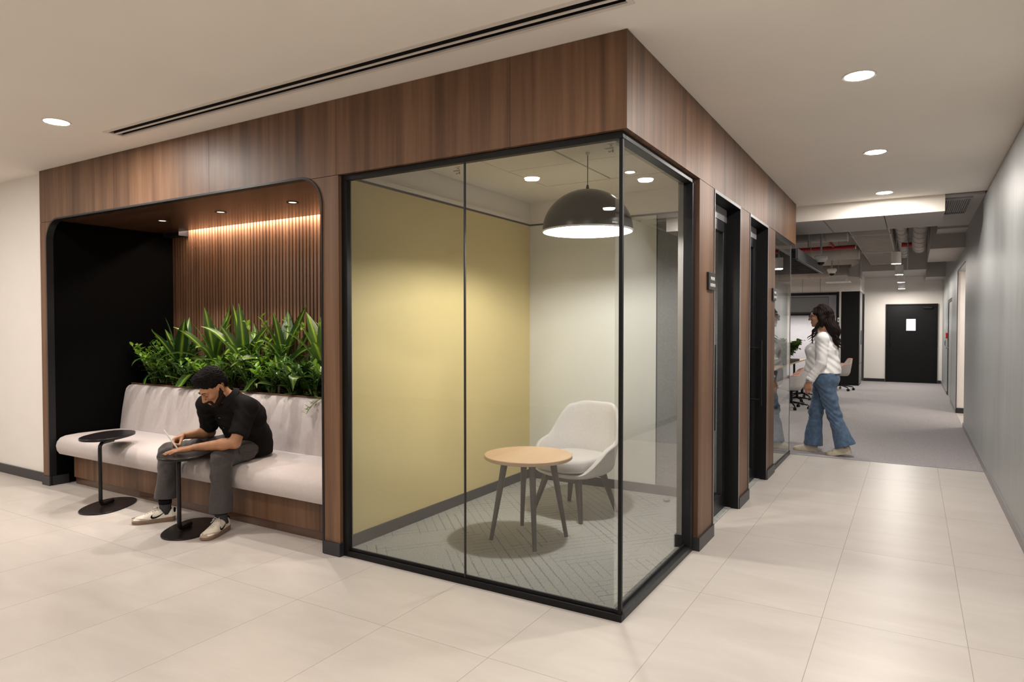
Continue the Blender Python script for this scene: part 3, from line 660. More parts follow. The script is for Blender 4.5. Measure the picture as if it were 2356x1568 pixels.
obj('rubber_ring', MB().lathe([(.026, .008), (.028, .012), (.026, .016)], (-.52, 2.30, .006), 24, close=True), M['black'], ds, smooth=True)

# dome pendant
px, py = PEND
p = thing('dome_pendant_lamp', 'large black dome pendant lamp with white inside over the oak table', 'pendant lamp', (px, py, 2.62))
prof = [(.304 * math.sin(R(a)), 2.098 + .274 * math.cos(R(a)) * (1.0)) for a in np.linspace(92, 3, 26)]
q = MB().lathe([(r, z) for r, z in prof] + [(.0001, prof[-1][1])], (px, py, 0), 72, caps=False)
obj('dome_shade', q, M['domeout'], p, smooth=True)
obj('inner_shade', MB().lathe([(r * .985, z - .003 if r > .25 else z - .005) for r, z in prof] + [(.0001, prof[-1][1] - .006)], (px, py, 0), 72, caps=False), M['domein'], p, smooth=True)
obj('rim', MB().lathe([(.2985, 2.088), (.306, 2.088), (.306, 2.096), (.2985, 2.096)], (px, py, 0), 72, close=True), M['white'], p)
obj('cable', MB().cyl((px, py, 2.375), (px, py, 2.618), .003, n=8), M['black'], p)
obj('cable_grip', MB().lathe([(.018, 2.366), (.012, 2.375), (.008, 2.40), (.005, 2.405)], (px, py, 0), 20), M['blackgloss'], p, smooth='angle')
obj('ceiling_cup', MB().lathe([(.012, 2.604), (.014, 2.6195)], (px, py, 0), 24), M['white'], p, smooth='angle')
obj('bulb', MB().lathe([(.0001, 2.245), (.025, 2.25), (.036, 2.275), (.03, 2.30), (.018, 2.32), (.018, 2.355)], (px, py, 0), 24), M['glow'], p, smooth=True)
tx = text_mesh('MUUTO', .012, M['white'], p, 'maker_mark', (px + .20, py - .245, 2.112), 'front') if False else None
obj('maker_mark', MB().hexa([(px + .262 + a, py - .158 + b, z) for z in (2.108, 2.116) for a, b in ((-.011, -.0150), (.011, .0210), (.009, .0225), (-.013, -.0135))]), M['white'], p)
# ------------------------------------------------------------------ plants
def leaf_mat(name, stripe, body, edge, rough=.32, trans=.25, gloss=.5):
    t = NT(name); uv = t.n('ShaderNodeUVMap'); sp = t.n('ShaderNodeSeparateXYZ'); t.l(uv.outputs[0], sp.inputs[0])
    P, o = t.xyz(); n1 = t.noise(P, 9, 2)
    u = t.math('ABSOLUTE', t.math('SUBTRACT', sp.outputs[0], .5))
    u = t.math('ADD', u, t.math('MULTIPLY', t.math('SUBTRACT', n1, .5), .12))
    c = t.ramp(u, [(.02, stripe), (.10, body), (.2, edge)] if stripe else [(.02, body), (.3, edge)])
    inf = t.n('ShaderNodeObjectInfo').outputs['Random']
    c = t.mix(t.math('MULTIPLY', inf, .25), c, (.16, .24, .03))
    m = t.set(c, rough, 0, gloss)
    tl = t.n('ShaderNodeBsdfTranslucent'); t.l(c, tl.inputs[0]); mx = t.n('ShaderNodeMixShader'); mx.inputs[0].default_value = trans
    t.l(t.b.outputs[0], mx.inputs[1]); t.l(tl.outputs[0], mx.inputs[2]); t.l(mx.outputs[0], t.out.inputs[0]); return m
M['corn'] = leaf_mat('striped_corn_leaf', (.26, .34, .04), (.05, .12, .016), (.013, .045, .011))
M['corn2'] = leaf_mat('pale_striped_leaf', (.40, .46, .12), (.14, .24, .04), (.03, .09, .02))
M['zz'] = leaf_mat('glossy_small_leaf', None, (.045, .12, .018), (.022, .075, .014), .25)
M['zzb'] = leaf_mat('young_lime_leaf', None, (.20, .34, .028), (.10, .23, .016), .3, .35)
M['vine'] = leaf_mat('variegated_vine_leaf', (.5, .55, .12), (.20, .33, .05), (.09, .2, .03), .3, .35)
M['broad'] = leaf_mat('dark_broad_leaf', None, (.04, .10, .016), (.018, .06, .012), .28)
M['stem'] = plain('green_stem', (.12, .17, .04), .5)
M['cane'] = plain('cane_stem', (.16, .12, .07), .7)
class LB(MB):
    def __init__(s): super().__init__(); s.uv = []
    def leaf(s, base, az, el, L, W, droop, fold=.25, n=10, twist=0., shape='strap'):
        p = Vector(base); d = Vector((math.cos(az) * math.cos(el), math.sin(az) * math.cos(el), math.sin(el))); side = Vector((-math.sin(az), math.cos(az), 0))
        st = len(s.v); seg = L / n
        for i in range(n + 1):
            f = i / n
            if shape == 'strap': w_ = W * (min(1, f / .28) ** .6 * .55 + .45 * min(1, f / .4) if f < .4 else 1.0) * (1 if f < .5 else max(0.02, 1 - ((f - .5) / .5) ** 1.9))
            else: w_ = W * max(.03, math.sin(math.pi * min(1, f * .97 + .03)) ** .75)
            up = side.cross(d).normalized() * -1
            if up.z < 0 and abs(d.z) < .2: up = -up
            sd = (side * math.cos(twist * f) + up * math.sin(twist * f)).normalized(); u2 = sd.cross(d).normalized()
            if u2.dot(up) < 0: u2 = -u2
            for j in range(5):
                c_ = (j - 2) / 2; s.v.append(tuple(p + sd * (c_ * w_ / 2) + u2 * (abs(c_) * w_ * .5 * fold)))
                s.uv.append((.5 + c_ * .5 * (w_ / W * .5 + .5), f))
            dr = droop * seg * (.3 + 1.4 * f)
            d = (d + Vector((0, 0, -1)) * dr).normalized(); p = p + d * seg
            side = (side - d * side.dot(d)).normalized()
        for i in range(n):
            for j in range(4):
                a = st + i * 5 + j; s.f.append((a, a + 1, a + 6, a + 5))
        return s
    def tube(s, *a, **k):
        n0 = len(s.v); MB.tube(s, *a, **k); s.uv += [(.5, .5)] * (len(s.v) - n0); return s
def clampy(lb, ymax=1.155, xmax=-2.03, xmin=-5.49, zmin=.86, ywall=None):
    # leaves bend away from the slatted wall behind and the walls beside them
    lb.v = [(x, y if y > .62 else .62 - .05 * math.tanh((.62 - y) / .05), z if (y > .78 or z > .97) else max(z, .896 + .03 * max(0, .97 - z))) for x, y, z in lb.v]
    lb.v = [(min(max(x, xmin + .004 * ((k * 7) % 5)), xmax - .004 * ((k * 3) % 5)), (y if y < ymax - .05 else ymax - .05 + .05 * math.tanh((y - ymax + .05) / .05)), z if z > zmin or y < .70 else zmin + .002) for k, (x, y, z) in enumerate(lb.v)]
def corn_plant(label, x, y, zc, n, L, seed, W=.085, base=.855, mat='corn', els=(14, 78), name='striped_corn_plant'):
    rnd = random.Random(seed); t_ = thing(name, label, 'plant', (x, y, base), 0, 'corn plants in the planter')
    obj('cane', MB().tube([(x, y, base), (x + .006, y - .004, (base + zc) / 2), (x, y, zc + .01)], [.013, .012, .012], 10), M['cane'], t_, smooth=True)
    lb = LB()
    for k in range(n):
        f = k / (n - 1); az = k * 2.4 + rnd.uniform(-.3, .3); el = R(els[0] + (els[1] - els[0]) * f + rnd.uniform(-6, 6))
        LL = L * rnd.uniform(.8, 1.1) * (1 - .15 * f); lb.leaf((x, y, zc - .10 + .12 * f), az, el, LL, W * rnd.uniform(.8, 1.1), rnd.uniform(1.4, 5.0) * (1.12 - f) + .15, .22, 12, rnd.uniform(-.5, .5))
    clampy(lb); obj('leaves', lb, M[mat], t_, smooth=True); return t_
def zz_plant(label, x, y, n, H, seed, lean=(0, -.2), mat='zz', base=.855, spread=.5, leafs=14, LS=.058, name='small_leaf_plant', grp='small leaved plants in the planter', clamp=True):
    rnd = random.Random(seed); t_ = thing(name, label, 'plant', (x, y, base), 0, grp)
    st = MB(); lb = LB(); lb2 = LB()
    for k in range(n):
        az = 2 * math.pi * k / n + rnd.uniform(-.4, .4); h = H * rnd.uniform(.6, 1.08)
        dx = math.cos(az) * spread * h + lean[0] * h; dy = math.sin(az) * spread * .5 * h + lean[1] * h
        pts = [Vector((x + math.cos(az) * .02 + dx * f ** 1.5, y + math.sin(az) * .02 + dy * f ** 1.5, base + h * (f - .12 * f * f * spread))) for f in np.linspace(0, 1, 7)]
        if clamp: pts = [Vector((min(max(q.x, -5.46), -2.06), min(q.y, 1.12), q.z)) for q in pts]
        st.tube(pts, [.005 - .0035 * i / 6 for i in range(7)], 6)
        for i in range(leafs):
            f = .22 + .78 * (i + .5) / leafs; a = f * 6; i0 = min(5, int(a)); q = pts[i0].lerp(pts[i0 + 1], a - i0); td = (pts[i0 + 1] - pts[i0]).normalized()
            az2 = az + math.pi / 2 * (1 if i % 2 else -1) + rnd.uniform(-.5, .5) + (0 if f < .9 else rnd.uniform(-1, 1))
            tgt = lb2 if (mat == 'mix' and f > .55) else lb
            tgt.leaf(q, az2, R(rnd.uniform(15, 60)), LS * rnd.uniform(.8, 1.2) * (1.1 - .3 * f), LS * .46, rnd.uniform(2, 9), .2, 5, 0, 'oval')
    if clamp: clampy(lb); clampy(lb2)
    obj('stems', st, M['stem'], t_, smooth=True)
    obj('leaves', lb, M['zz' if mat == 'mix' else mat], t_, smooth=True)
    if lb2.v: tag(obj('young_leaves', lb2, M['zzb'], t_, smooth=True), 'bright lime young leaves')
    return t_
CP = [('striped corn plant nearest the black niche wall', -4.98, .90, 1.06, 9, .46, 11),
      ('tall striped corn plant left of the man\'s head with upright leaves', -4.55, .98, 1.10, 13, .52, 2),
      ('arching corn plant right behind the man\'s head', -4.05, .94, 1.06, 12, .55, 3),
      ('dark tall corn plant in the middle against the slats', -3.62, 1.02, 1.10, 11, .54, 4),
      ('broad corn plant right of the man with widest yellow striped leaves', -3.02, .93, 1.08, 13, .54, 5),
      ('corn plant at the right end of planter by the glass room', -2.52, 1.0, 1.12, 10, .58, 6)]
for a in CP: corn_plant(a[0], a[1], a[2], a[3] + .0, a[4] + 7, a[5] * 1.18, a[6], W=.120)
corn_plant('low pale leaved corn plant above the man\'s right shoulder', -3.45, .82, .98, 8, .40, 17, W=.07, mat='corn2', els=(15, 60))
corn_plant('low pale leaved corn plant at front left of planter', -4.75, .83, .96, 8, .36, 18, W=.07, mat='corn2', els=(15, 55))
ZP = [('bushy small leaf plant in the far left corner of planter', -5.36, .86, 8, .42, 21, (-.05, -.1), 'mix'),
      ('small leaf plant second from left in the planter', -5.12, .82, 7, .34, 22, (-.1, -.2), 'mix'),
      ('dark small leaf plant behind the left bench end', -4.90, .80, 7, .26, 23, (0, -.25), 'zz'),
      ('dark small leaf plant left of the man\'s head, low at front', -4.62, .79, 7, .24, 24, (0, -.25), 'zz'),
      ('small leaf plant directly left of the man\'s hair', -4.34, .80, 7, .26, 25, (0, -.25), 'mix'),
      ('dark small leaf plant hidden behind the man\'s head', -4.06, .79, 7, .25, 26, (0, -.25), 'zz'),
      ('lime tipped small leaf plant rising just right of the man\'s head', -3.80, .82, 8, .38, 27, (.0, -.15), 'mix'),
      ('tallest lime tipped sprig against the slats', -3.74, .95, 4, .62, 28, (0, 0), 'mix'),
      ('small leaf plant above the man\'s shoulder', -3.50, .79, 8, .27, 29, (0, -.25), 'mix'),
      ('dark low small leaf plant right of the man', -3.24, .79, 8, .25, 30, (0, -.25), 'zz'),
      ('small leaf plant under the broad corn plant', -2.98, .79, 8, .27, 31, (0, -.25), 'zz'),
      ('glossy small leaf plant near right end of planter', -2.74, .79, 8, .28, 32, (.05, -.25), 'mix'),
      ('small leaf plant at the right end hanging over the board', -2.50, .80, 9, .30, 33, (.05, -.35), 'mix'),
      ('upright lime tipped plant beside the niche right edge', -2.62, .95, 6, .56, 34, (.02, -.1), 'mix'),
      ('small leaf plant at back left against the black wall', -5.2, 1.0, 6, .40, 35, (0, -.1), 'zz'),
      ('small leaf plant at back under the tall dark corn plant', -3.4, 1.0, 7, .34, 36, (0, -.1), 'zz')]
for a in ZP: zz_plant(a[0], a[1], a[2], a[3] + 6, a[4] * 1.15, *a[5:], LS=.078, spread=.6, leafs=13)
for i, (x_, y_, lb__) in enumerate(((-5.05, .93, 'low broad dark leaved plant at the left of planter'), (-4.45, .88, 'low broad dark leaved plant under the tall corn plant'), (-3.72, .90, 'low broad dark leaved plant right of the man\'s hair'), (-3.15, .86, 'low broad dark leaved plant under widest striped leaves'), (-2.6, .86, 'low broad dark leaved plant at the right of planter'))):
    corn_plant(lb__, x_, y_, .93, 22, .30, 70 + i, W=.075, mat='broad', els=(5, 75), name='broad_leaf_plant')
# trailing vine over the board at the right end
t_ = thing('trailing_vine', 'short variegated vine trailing over backrest at right end of planter', 'plant', (-2.72, .74, .86))
pts = [(-2.70, .76, .865), (-2.72, .70, .905), (-2.76, .655, .89), (-2.80, .615, .85), (-2.83, .59, .80), (-2.845, .575, .765)]
obj('stem', MB().tube(pts, [.004, .004, .0035, .003, .0025, .002], 6), M['stem'], t_, smooth=True)
lb = LB(); rnd = random.Random(8)
for i in range(15):
    f = (i + .5) / 15 * 5; i0 = int(f); q = Vector(pts[i0]).lerp(Vector(pts[i0 + 1]), f - i0)
    lb.leaf(q, rnd.uniform(math.pi, 2 * math.pi), R(rnd.uniform(-30, 45)), .055, .026, 6, .2, 6, 0, 'oval')
obj('leaves', lb, M['vine'], t_, smooth=True)
# ------------------------------------------------------------------ open office beyond
struct('wall_booth', MB().box(-.405, .10, 15.2, 17, 2.30, 3.4).box(-.36, -.315, 15.2, 15.3, 0, 2.30).box(-6, -.405, 15.2, 15.3, 2.30, 3.4).box(-6, -3.2, 15.2, 15.3, 0, 2.3), M['cream'], 'pale wall above the black framed booth')
struct('trim_8', MB().box(-.79, -.782, 15.195, 15.2, 2.3, 2.95).box(-1.20, -1.195, 15.195, 15.2, 2.3, 3.1), M['graym'], 'thin joints in the pale wall above the booth')
struct('trim_9', MB().box(-3.2, -.36, 15.16, 15.22, 2.22, 2.285).box(-.42, -.36, 15.16, 15.22, 0, 2.22), M['black'], 'black frame around the felt lined booth')
struct('wall_booth_back', MB().box(-3.2, -.43, 16.3, 16.35, 0, 2.3).box(-.43, -.40, 15.22, 16.35, 0, 2.3).box(-3.2, -.4, 15.22, 16.35, 2.3, 2.33), M['feltlite'], 'pale felt lining of the booth')
fp = thing('felt_pelmet', 'dark grey felt panel across the upper half of the booth', 'acoustic panel', (-1.5, 15.6, 1.8))
obj('panel', MB().box(-3.1, -.62, 15.5, 15.54, 1.80, 2.2), M['felt'], fp, bevel=.02)
obj('shelf', MB().box(-3.1, -.62, 15.48, 15.75, 1.775, 1.80), M['leg2'], fp)
obj('light_bar', MB().box(-2.2, -.95, 15.50, 15.56, 1.725, 1.774), M['black'], fp)
bs = thing('wall_sensor', 'small white box sensor on the booth frame', 'sensor', (-.33, 15.16, 1.55))
obj('housing', MB().box(-.385, -.335, 15.10, 15.158, 1.55, 1.66), M['white'], bs, bevel=.008)
obj('lens', MB().cyl((-.36, 15.095, 1.605), (-.36, 15.10, 1.605), .014), M['black'], bs)
lk = thing('tall_locker', 'tall black locker unit with grey side doors past the walking woman', 'locker', (-.1, 15.5, 0))
obj('body', MB().box(-.312, .085, 15.2, 15.95, .001, 2.295), M['black'], lk)
for y0 in (15.21, 15.58):
    dd = obj('door', MB().box(.0855, .102, y0, y0 + .36, .55, 2.285), M['graym'], lk)
    obj('handle', MB().box(.1025, .112, y0 + (.31 if y0 < 15.4 else .03), y0 + (.325 if y0 < 15.4 else .045), 1.0, 1.35), M['black'], dd)
obj('vent_panel', MB().box(.0855, .100, 15.21, 15.94, .05, .54), M['graym'], lk)
# hanging canopy
M['canopy'] = fabric('charcoal_felt', (.035, .033, .032), (.075, .07, .068), 200)
cn = thing('hanging_canopy', 'dark grey slatted canopy hanging from the office ceiling', 'canopy', (-1.5, 7, 2.4))
obj('side_board', MB().box(-.03, 0, 5.7, 8.3, 2.27, 2.395).box(-3.0, -.03, 8.27, 8.3, 2.27, 2.395), M['canopy'], cn)
q = MB()
for k in range(16): q.box(-3.0, -.03, 5.72 + k * .16, 5.76 + k * .16, 2.275, 2.36)
obj('slats', q, M['black'], cn)
obj('top_board', MB().box(-3.0, -.031, 5.7, 8.269, 2.362, 2.39), M['black'], cn)
obj('edge_trim', MB().box(-.032, .003, 5.7, 8.303, 2.262, 2.27), M['black'], cn)
for x, y in ((-.1, 7.7), (-.1, 6.2), (-2.8, 7.7)): obj('hanger_rod', MB().cyl((x, y, 2.39), (x, y, 2.68 if y < 6.7 else 3.4), .004, n=8), M['alu'], cn)
# pendant cylinder lights
def cyl_pendant(label, x, y, z, r=.072, h=.20, top=3.4):
    t_ = thing('cylinder_pendant', label, 'pendant lamp', (x, y, top))
    obj('housing', MB().lathe([(r, z + .003), (r + .003, z + .003), (r + .003, z + h), (.0001, z + h)], (x, y, 0), 28), M['white'], t_, smooth='angle')
    obj('diffuser', MB().lathe([(.0001, z + .001), (r, z + .001)], (x, y, 0), 28), M['glow'], t_)
    obj('rod', MB().cyl((x, y, z + h), (x, y, top - .001), .006, n=10), M['alu'], t_)
    obj('bracket', MB().cyl((x, y, z + h), (x, y, z + h + .05), .018, n=12), M['alu'], t_)
for p_, lb_ in zip(OFFP, ('nearest white cylinder pendant in the office row', 'second white cylinder pendant in the office row', 'third white cylinder pendant, small and far', 'last white cylinder pendant just above the far door')):
    cyl_pendant(lb_, p_[0], p_[1], p_[2], top=3.4 if p_[1] < 14 else 2.72)
cyl_pendant('white cylinder pendant over the office desk, left of the corridor', -2.6, 8.2, 2.6) if False else None
# ceiling services
def ducting(name, label, pts, r, mat='duct', n=28, rings=.55, cat='duct'):
    t_ = thing(name, label, cat, pts[0])
    P2 = [Vector(pts[0])]; R2 = [r]
    for a, b in zip(pts[:-1], pts[1:]):
        a, b = Vector(a), Vector(b); d = (b - a); m = int(d.length / rings)
        for k in range(m):
            c_ = a + d * ((k + .5) / m); e = d.normalized() * .008
            P2 += [c_ - e * 1.2, c_ - e, c_ + e, c_ + e * 1.2]; R2 += [r, r + .006, r + .006, r]
        P2.append(b); R2.append(r)
    obj('pipe', MB().tube(P2, R2, n), M[mat], t_, smooth='angle')
    obj('end_flange', MB().cyl(Vector(pts[-1]), Vector(pts[-1]) + (Vector(pts[-1]) - Vector(pts[-2])).normalized() * .012, r * 1.08, n=n), M['alu'], t_, smooth='angle')
    return t_
ducting('round_duct', 'round painted duct crossing the office ceiling just past the bulkhead', [(-5, 8.4, 2.87), (.33, 8.4, 2.87)], .115)
ducting('round_duct', 'second round duct crossing behind the red sprinkler pipe', [(-5, 11.0, 2.83), (.33, 11.0, 2.83)], .125)
ducting('round_duct', 'third round duct low before the booth wall', [(-5, 13.6, 2.68), (.0, 13.6, 2.68)], .14)
ducting('round_duct', 'round duct running lengthwise above the cylinder pendants', [(1.03, 6.9, 3.0), (1.03, 13.6, 3.0)], .085)
ducting('round_duct', 'bent round duct turning to the taupe ceiling box', [(1.32, 7.2, 3.12), (1.30, 7.9, 3.08), (1.295, 8.4, 3.0), (1.285, 8.8, 2.90), (1.28, 9.2, 2.80), (1.28, 9.6, 2.74)], .10, rings=.16)
ducting('sprinkler_pipe', 'thick red sprinkler pipe across the office ceiling', [(-4, 10.0, 2.80), (.33, 10.0, 2.83)], .035, 'red', 16, .8, 'pipe')
ducting('sprinkler_pipe', 'thin red sprinkler branch running toward the bulkhead', [(-.16, 8.3, 2.98), (-.02, 9.96, 2.86)], .022, 'red', 14, .5, 'pipe')
ducting('sprinkler_pipe', 'red pipe end beside the bent duct', [(1.02, 10.4, 2.86), (1.30, 10.4, 2.85)], .04, 'red', 16, .2, 'pipe')
fd = thing('flat_duct', 'wide flat ribbed air duct running lengthwise along the office ceiling', 'duct', (.64, 11, 3.1))
obj('body', MB().box(.36, .90, 6.8, 14.4, 2.86, 3.2), M['duct'], fd, bevel=.01)
q = MB()
for k in range(74): q.box(.38, .88, 6.85 + k * .1, 6.88 + k * .1, 2.852, 2.86)
obj('ribs', q, M['duct'], fd)
for y in (8.6, 11.4): obj('flange', MB().box(.34, .92, y, y + .03, 2.845, 3.21), M['alu'], fd)
for i, (x, y, z, zt, lb_) in enumerate(((.077, 8.0, 2.41, 2.72, 'nearer white dome security camera on a steel drop pole'), (-.25, 11.9, 2.50, 2.70, 'smaller farther white dome security camera on drop pole'))):
    x = (.05, -.13)[i]; y = (7.6, 11.0)[i]; z = (2.395, 2.47)[i]
    t_ = thing('dome_camera', lb_, 'security camera', (x, y, 3.4))
    obj('pole', MB().cyl((x, y, z + .07), (x, y, 3.399), .013, n=12), M['alu'], t_, smooth='angle')
    obj('housing', MB().box(x - .08, x + .08, y - .08, y + .08, z + .02, z + .075), M['white'], t_, bevel=.012)
    obj('collar', MB().lathe([(.062, z - .018), (.068, z + .02)], (x, y, 0), 28), M['white'], t_, smooth='angle')
    obj('lens_dome', MB().lathe([(.0001, z - .062), (.022, z - .058), (.04, z - .044), (.05, z - .018)], (x, y, 0), 24), M['blackgloss'], t_, smooth=True)
for x, y in ((-.35, 9.0), (1.22, 10.2), (1.1, 9.6), (.3, 11.6)):
    pass
cb = thing('conduit_rod', 'thin steel conduit hanging between the pendants and taupe ceiling', 'conduit', (1.12, 9.4, 3.4))
obj('rod', MB().cyl((1.12, 9.4, 2.30), (1.12, 9.4, 3.399), .006, n=8), M['alu'], cb)
cb = thing('conduit_rod', 'short steel conduit stub left of the nearer dome camera', 'conduit', (-.12, 7.6, 3.4))
obj('rod', MB().cyl((-.12, 7.6, 2.60), (-.12, 7.6, 3.399), .012, n=10), M['alu'], cb)
ac = thing('cassette_diffuser', 'white square air diffuser low beside the far round duct', 'air diffuser', (-.25, 13.0, 2.5))
obj('plate', MB().box(-.45, .03, 12.9, 13.4, 2.405, 2.42), M['white'], ac); obj('neck', MB().box(-.38, -.04, 12.95, 13.35, 2.42, 2.545), M['white'], ac); obj('hanger_rod', MB().cyl((-.2, 13.1, 2.54), (-.2, 13.1, 3.4), .006, n=8), M['alu'], ac)
bx = thing('white_duct_box', 'white angular duct box at the end of third round duct', 'duct', (.05, 13.6, 2.7))
obj('box', MB().hexa([(-.02, 13.4, 2.55), (.20, 13.4, 2.52), (.20, 13.9, 2.52), (-.02, 13.9, 2.55), (-.02, 13.4, 2.72), (.20, 13.4, 2.84), (.20, 13.9, 2.84), (-.02, 13.9, 2.72)]), M['boxp'], bx)
obj('flange', MB().box(.20, .215, 13.38, 13.92, 2.5, 2.86), M['alu'], bx)

# desk, task chairs and desk plant
M['shellgrey'] = plain('grey_shell', (.50, .475, .46), .55); M['coral'] = plain('coral_piping', (.75, .34, .24), .6)
tb = thing('office_table', 'long office table with pale top beside the task chairs', 'table', (-1.3, 11.5, 0))
obj('tabletop', MB().box(-2.0, -.88, 8.9, 13.6, .675, .70), M['oak'], tb, bevel=.004)
for y in (9.1, 13.4): obj('leg', MB().box(-1.8, -1.76, y - .02, y + .02, .001, .674).box(-1.14, -1.1, y - .02, y + .02, .001, .674).box(-1.76, -1.14, y - .02, y + .02, .64, .674), M['black'], tb)
obj('modesty_box', MB().box(-1.6, -1.2, 10.0, 12.4, .20, .6749), M['black'], tb)
pt = thing('table_planter', 'black planter trough on the office table', 'planter', (-1.2, 11.6, .7005))
obj('trough', MB().box(-1.30, -.90, 10.5, 12.6, .7005, .74), M['black'], pt); obj('soil', MB().box(-1.28, -.92, 10.52, 12.58, .7401, .745), M['soil'], pt)
for i, (x, y) in enumerate(((-.96, 10.7), (-1.1, 12.0))):
    zz_plant(('glossy green plant on the office table nearest the woman', 'glossy green plant farther along the office table')[i], x, y, 40, .42, 50 + i, (.18, -.1), 'zz', .7455, .60, 12, .16, 'table_plant', 'plants on the office table', False)
def task_chair(label, x, y, rz, group='grey shell task chairs'):
    t_ = thing('task_chair', label, 'office chair', (x, y, 0), rz, group)
    mbs = chair_shell(.21, .19, .335, .36, .25, flare=.12, nt=40, ns=8, armw=50)
    obj('shell', mbs, M['shellgrey'], t_, smooth=True, solid=.012, subsurf=1, local=True)
    nn = 14; rim = [Vector(mbs.v[k * nn + nn - 1]) + Vector((0, 0, .004)) for k in range(40)]
    obj('rim_piping', MB().tube(rim + [rim[0]], .008, 8, caps=False), M['coral'], t_, smooth=True, local=True)
    obj('seat_pad', MB().lathe([(.0001, .385), (.15, .383), (.165, .37), (.165, .36), (.0001, .36)], (0, -.01, 0), 28), M['coral'], t_, smooth=True, local=True)
    obj('gas_column', MB().cyl((0, 0, .10), (0, 0, .335), .024, n=16).cyl((0, 0, .30), (0, 0, .345), .07, n=16), M['black'], t_, local=True)
    for k in range(5):
        a = R(72 * k + 20); e = Vector((math.cos(a), math.sin(a), 0))
        lg = obj('base_arm', MB().tube([e * .02 + Vector((0, 0, .115)), e * .15 + Vector((0, 0, .10)), e * .275 + Vector((0, 0, .075))], [.018, .014, .011], 10), M['black'], t_, smooth=True, local=True)
        sd = Vector((-e.y, e.x, 0)); c_ = e * .285 + Vector((0, 0, .0275))
        obj('caster', MB().cyl(c_ - sd * .022, c_ - sd * .004, .027, n=16).cyl(c_ + sd * .004, c_ + sd * .022, .027, n=16).cyl(c_ - sd * .01, c_ + Vector((0, 0, .045)), .008, n=8), M['black'], lg, local=True)
    return t_
task_chair('grey shell task chair right behind the walking woman', -.20, 13.75, R(-70))
for i, (y, lb_) in enumerate(((9.55, 'grey task chair nearest the glass room corner, casters showing'), (10.45, 'second grey task chair along the office table'), (11.35, 'third grey task chair along the office table, partly hidden'))):
    task_chair(lb_, -.62 - .03 * i, y, R(-90 + 8 * i))
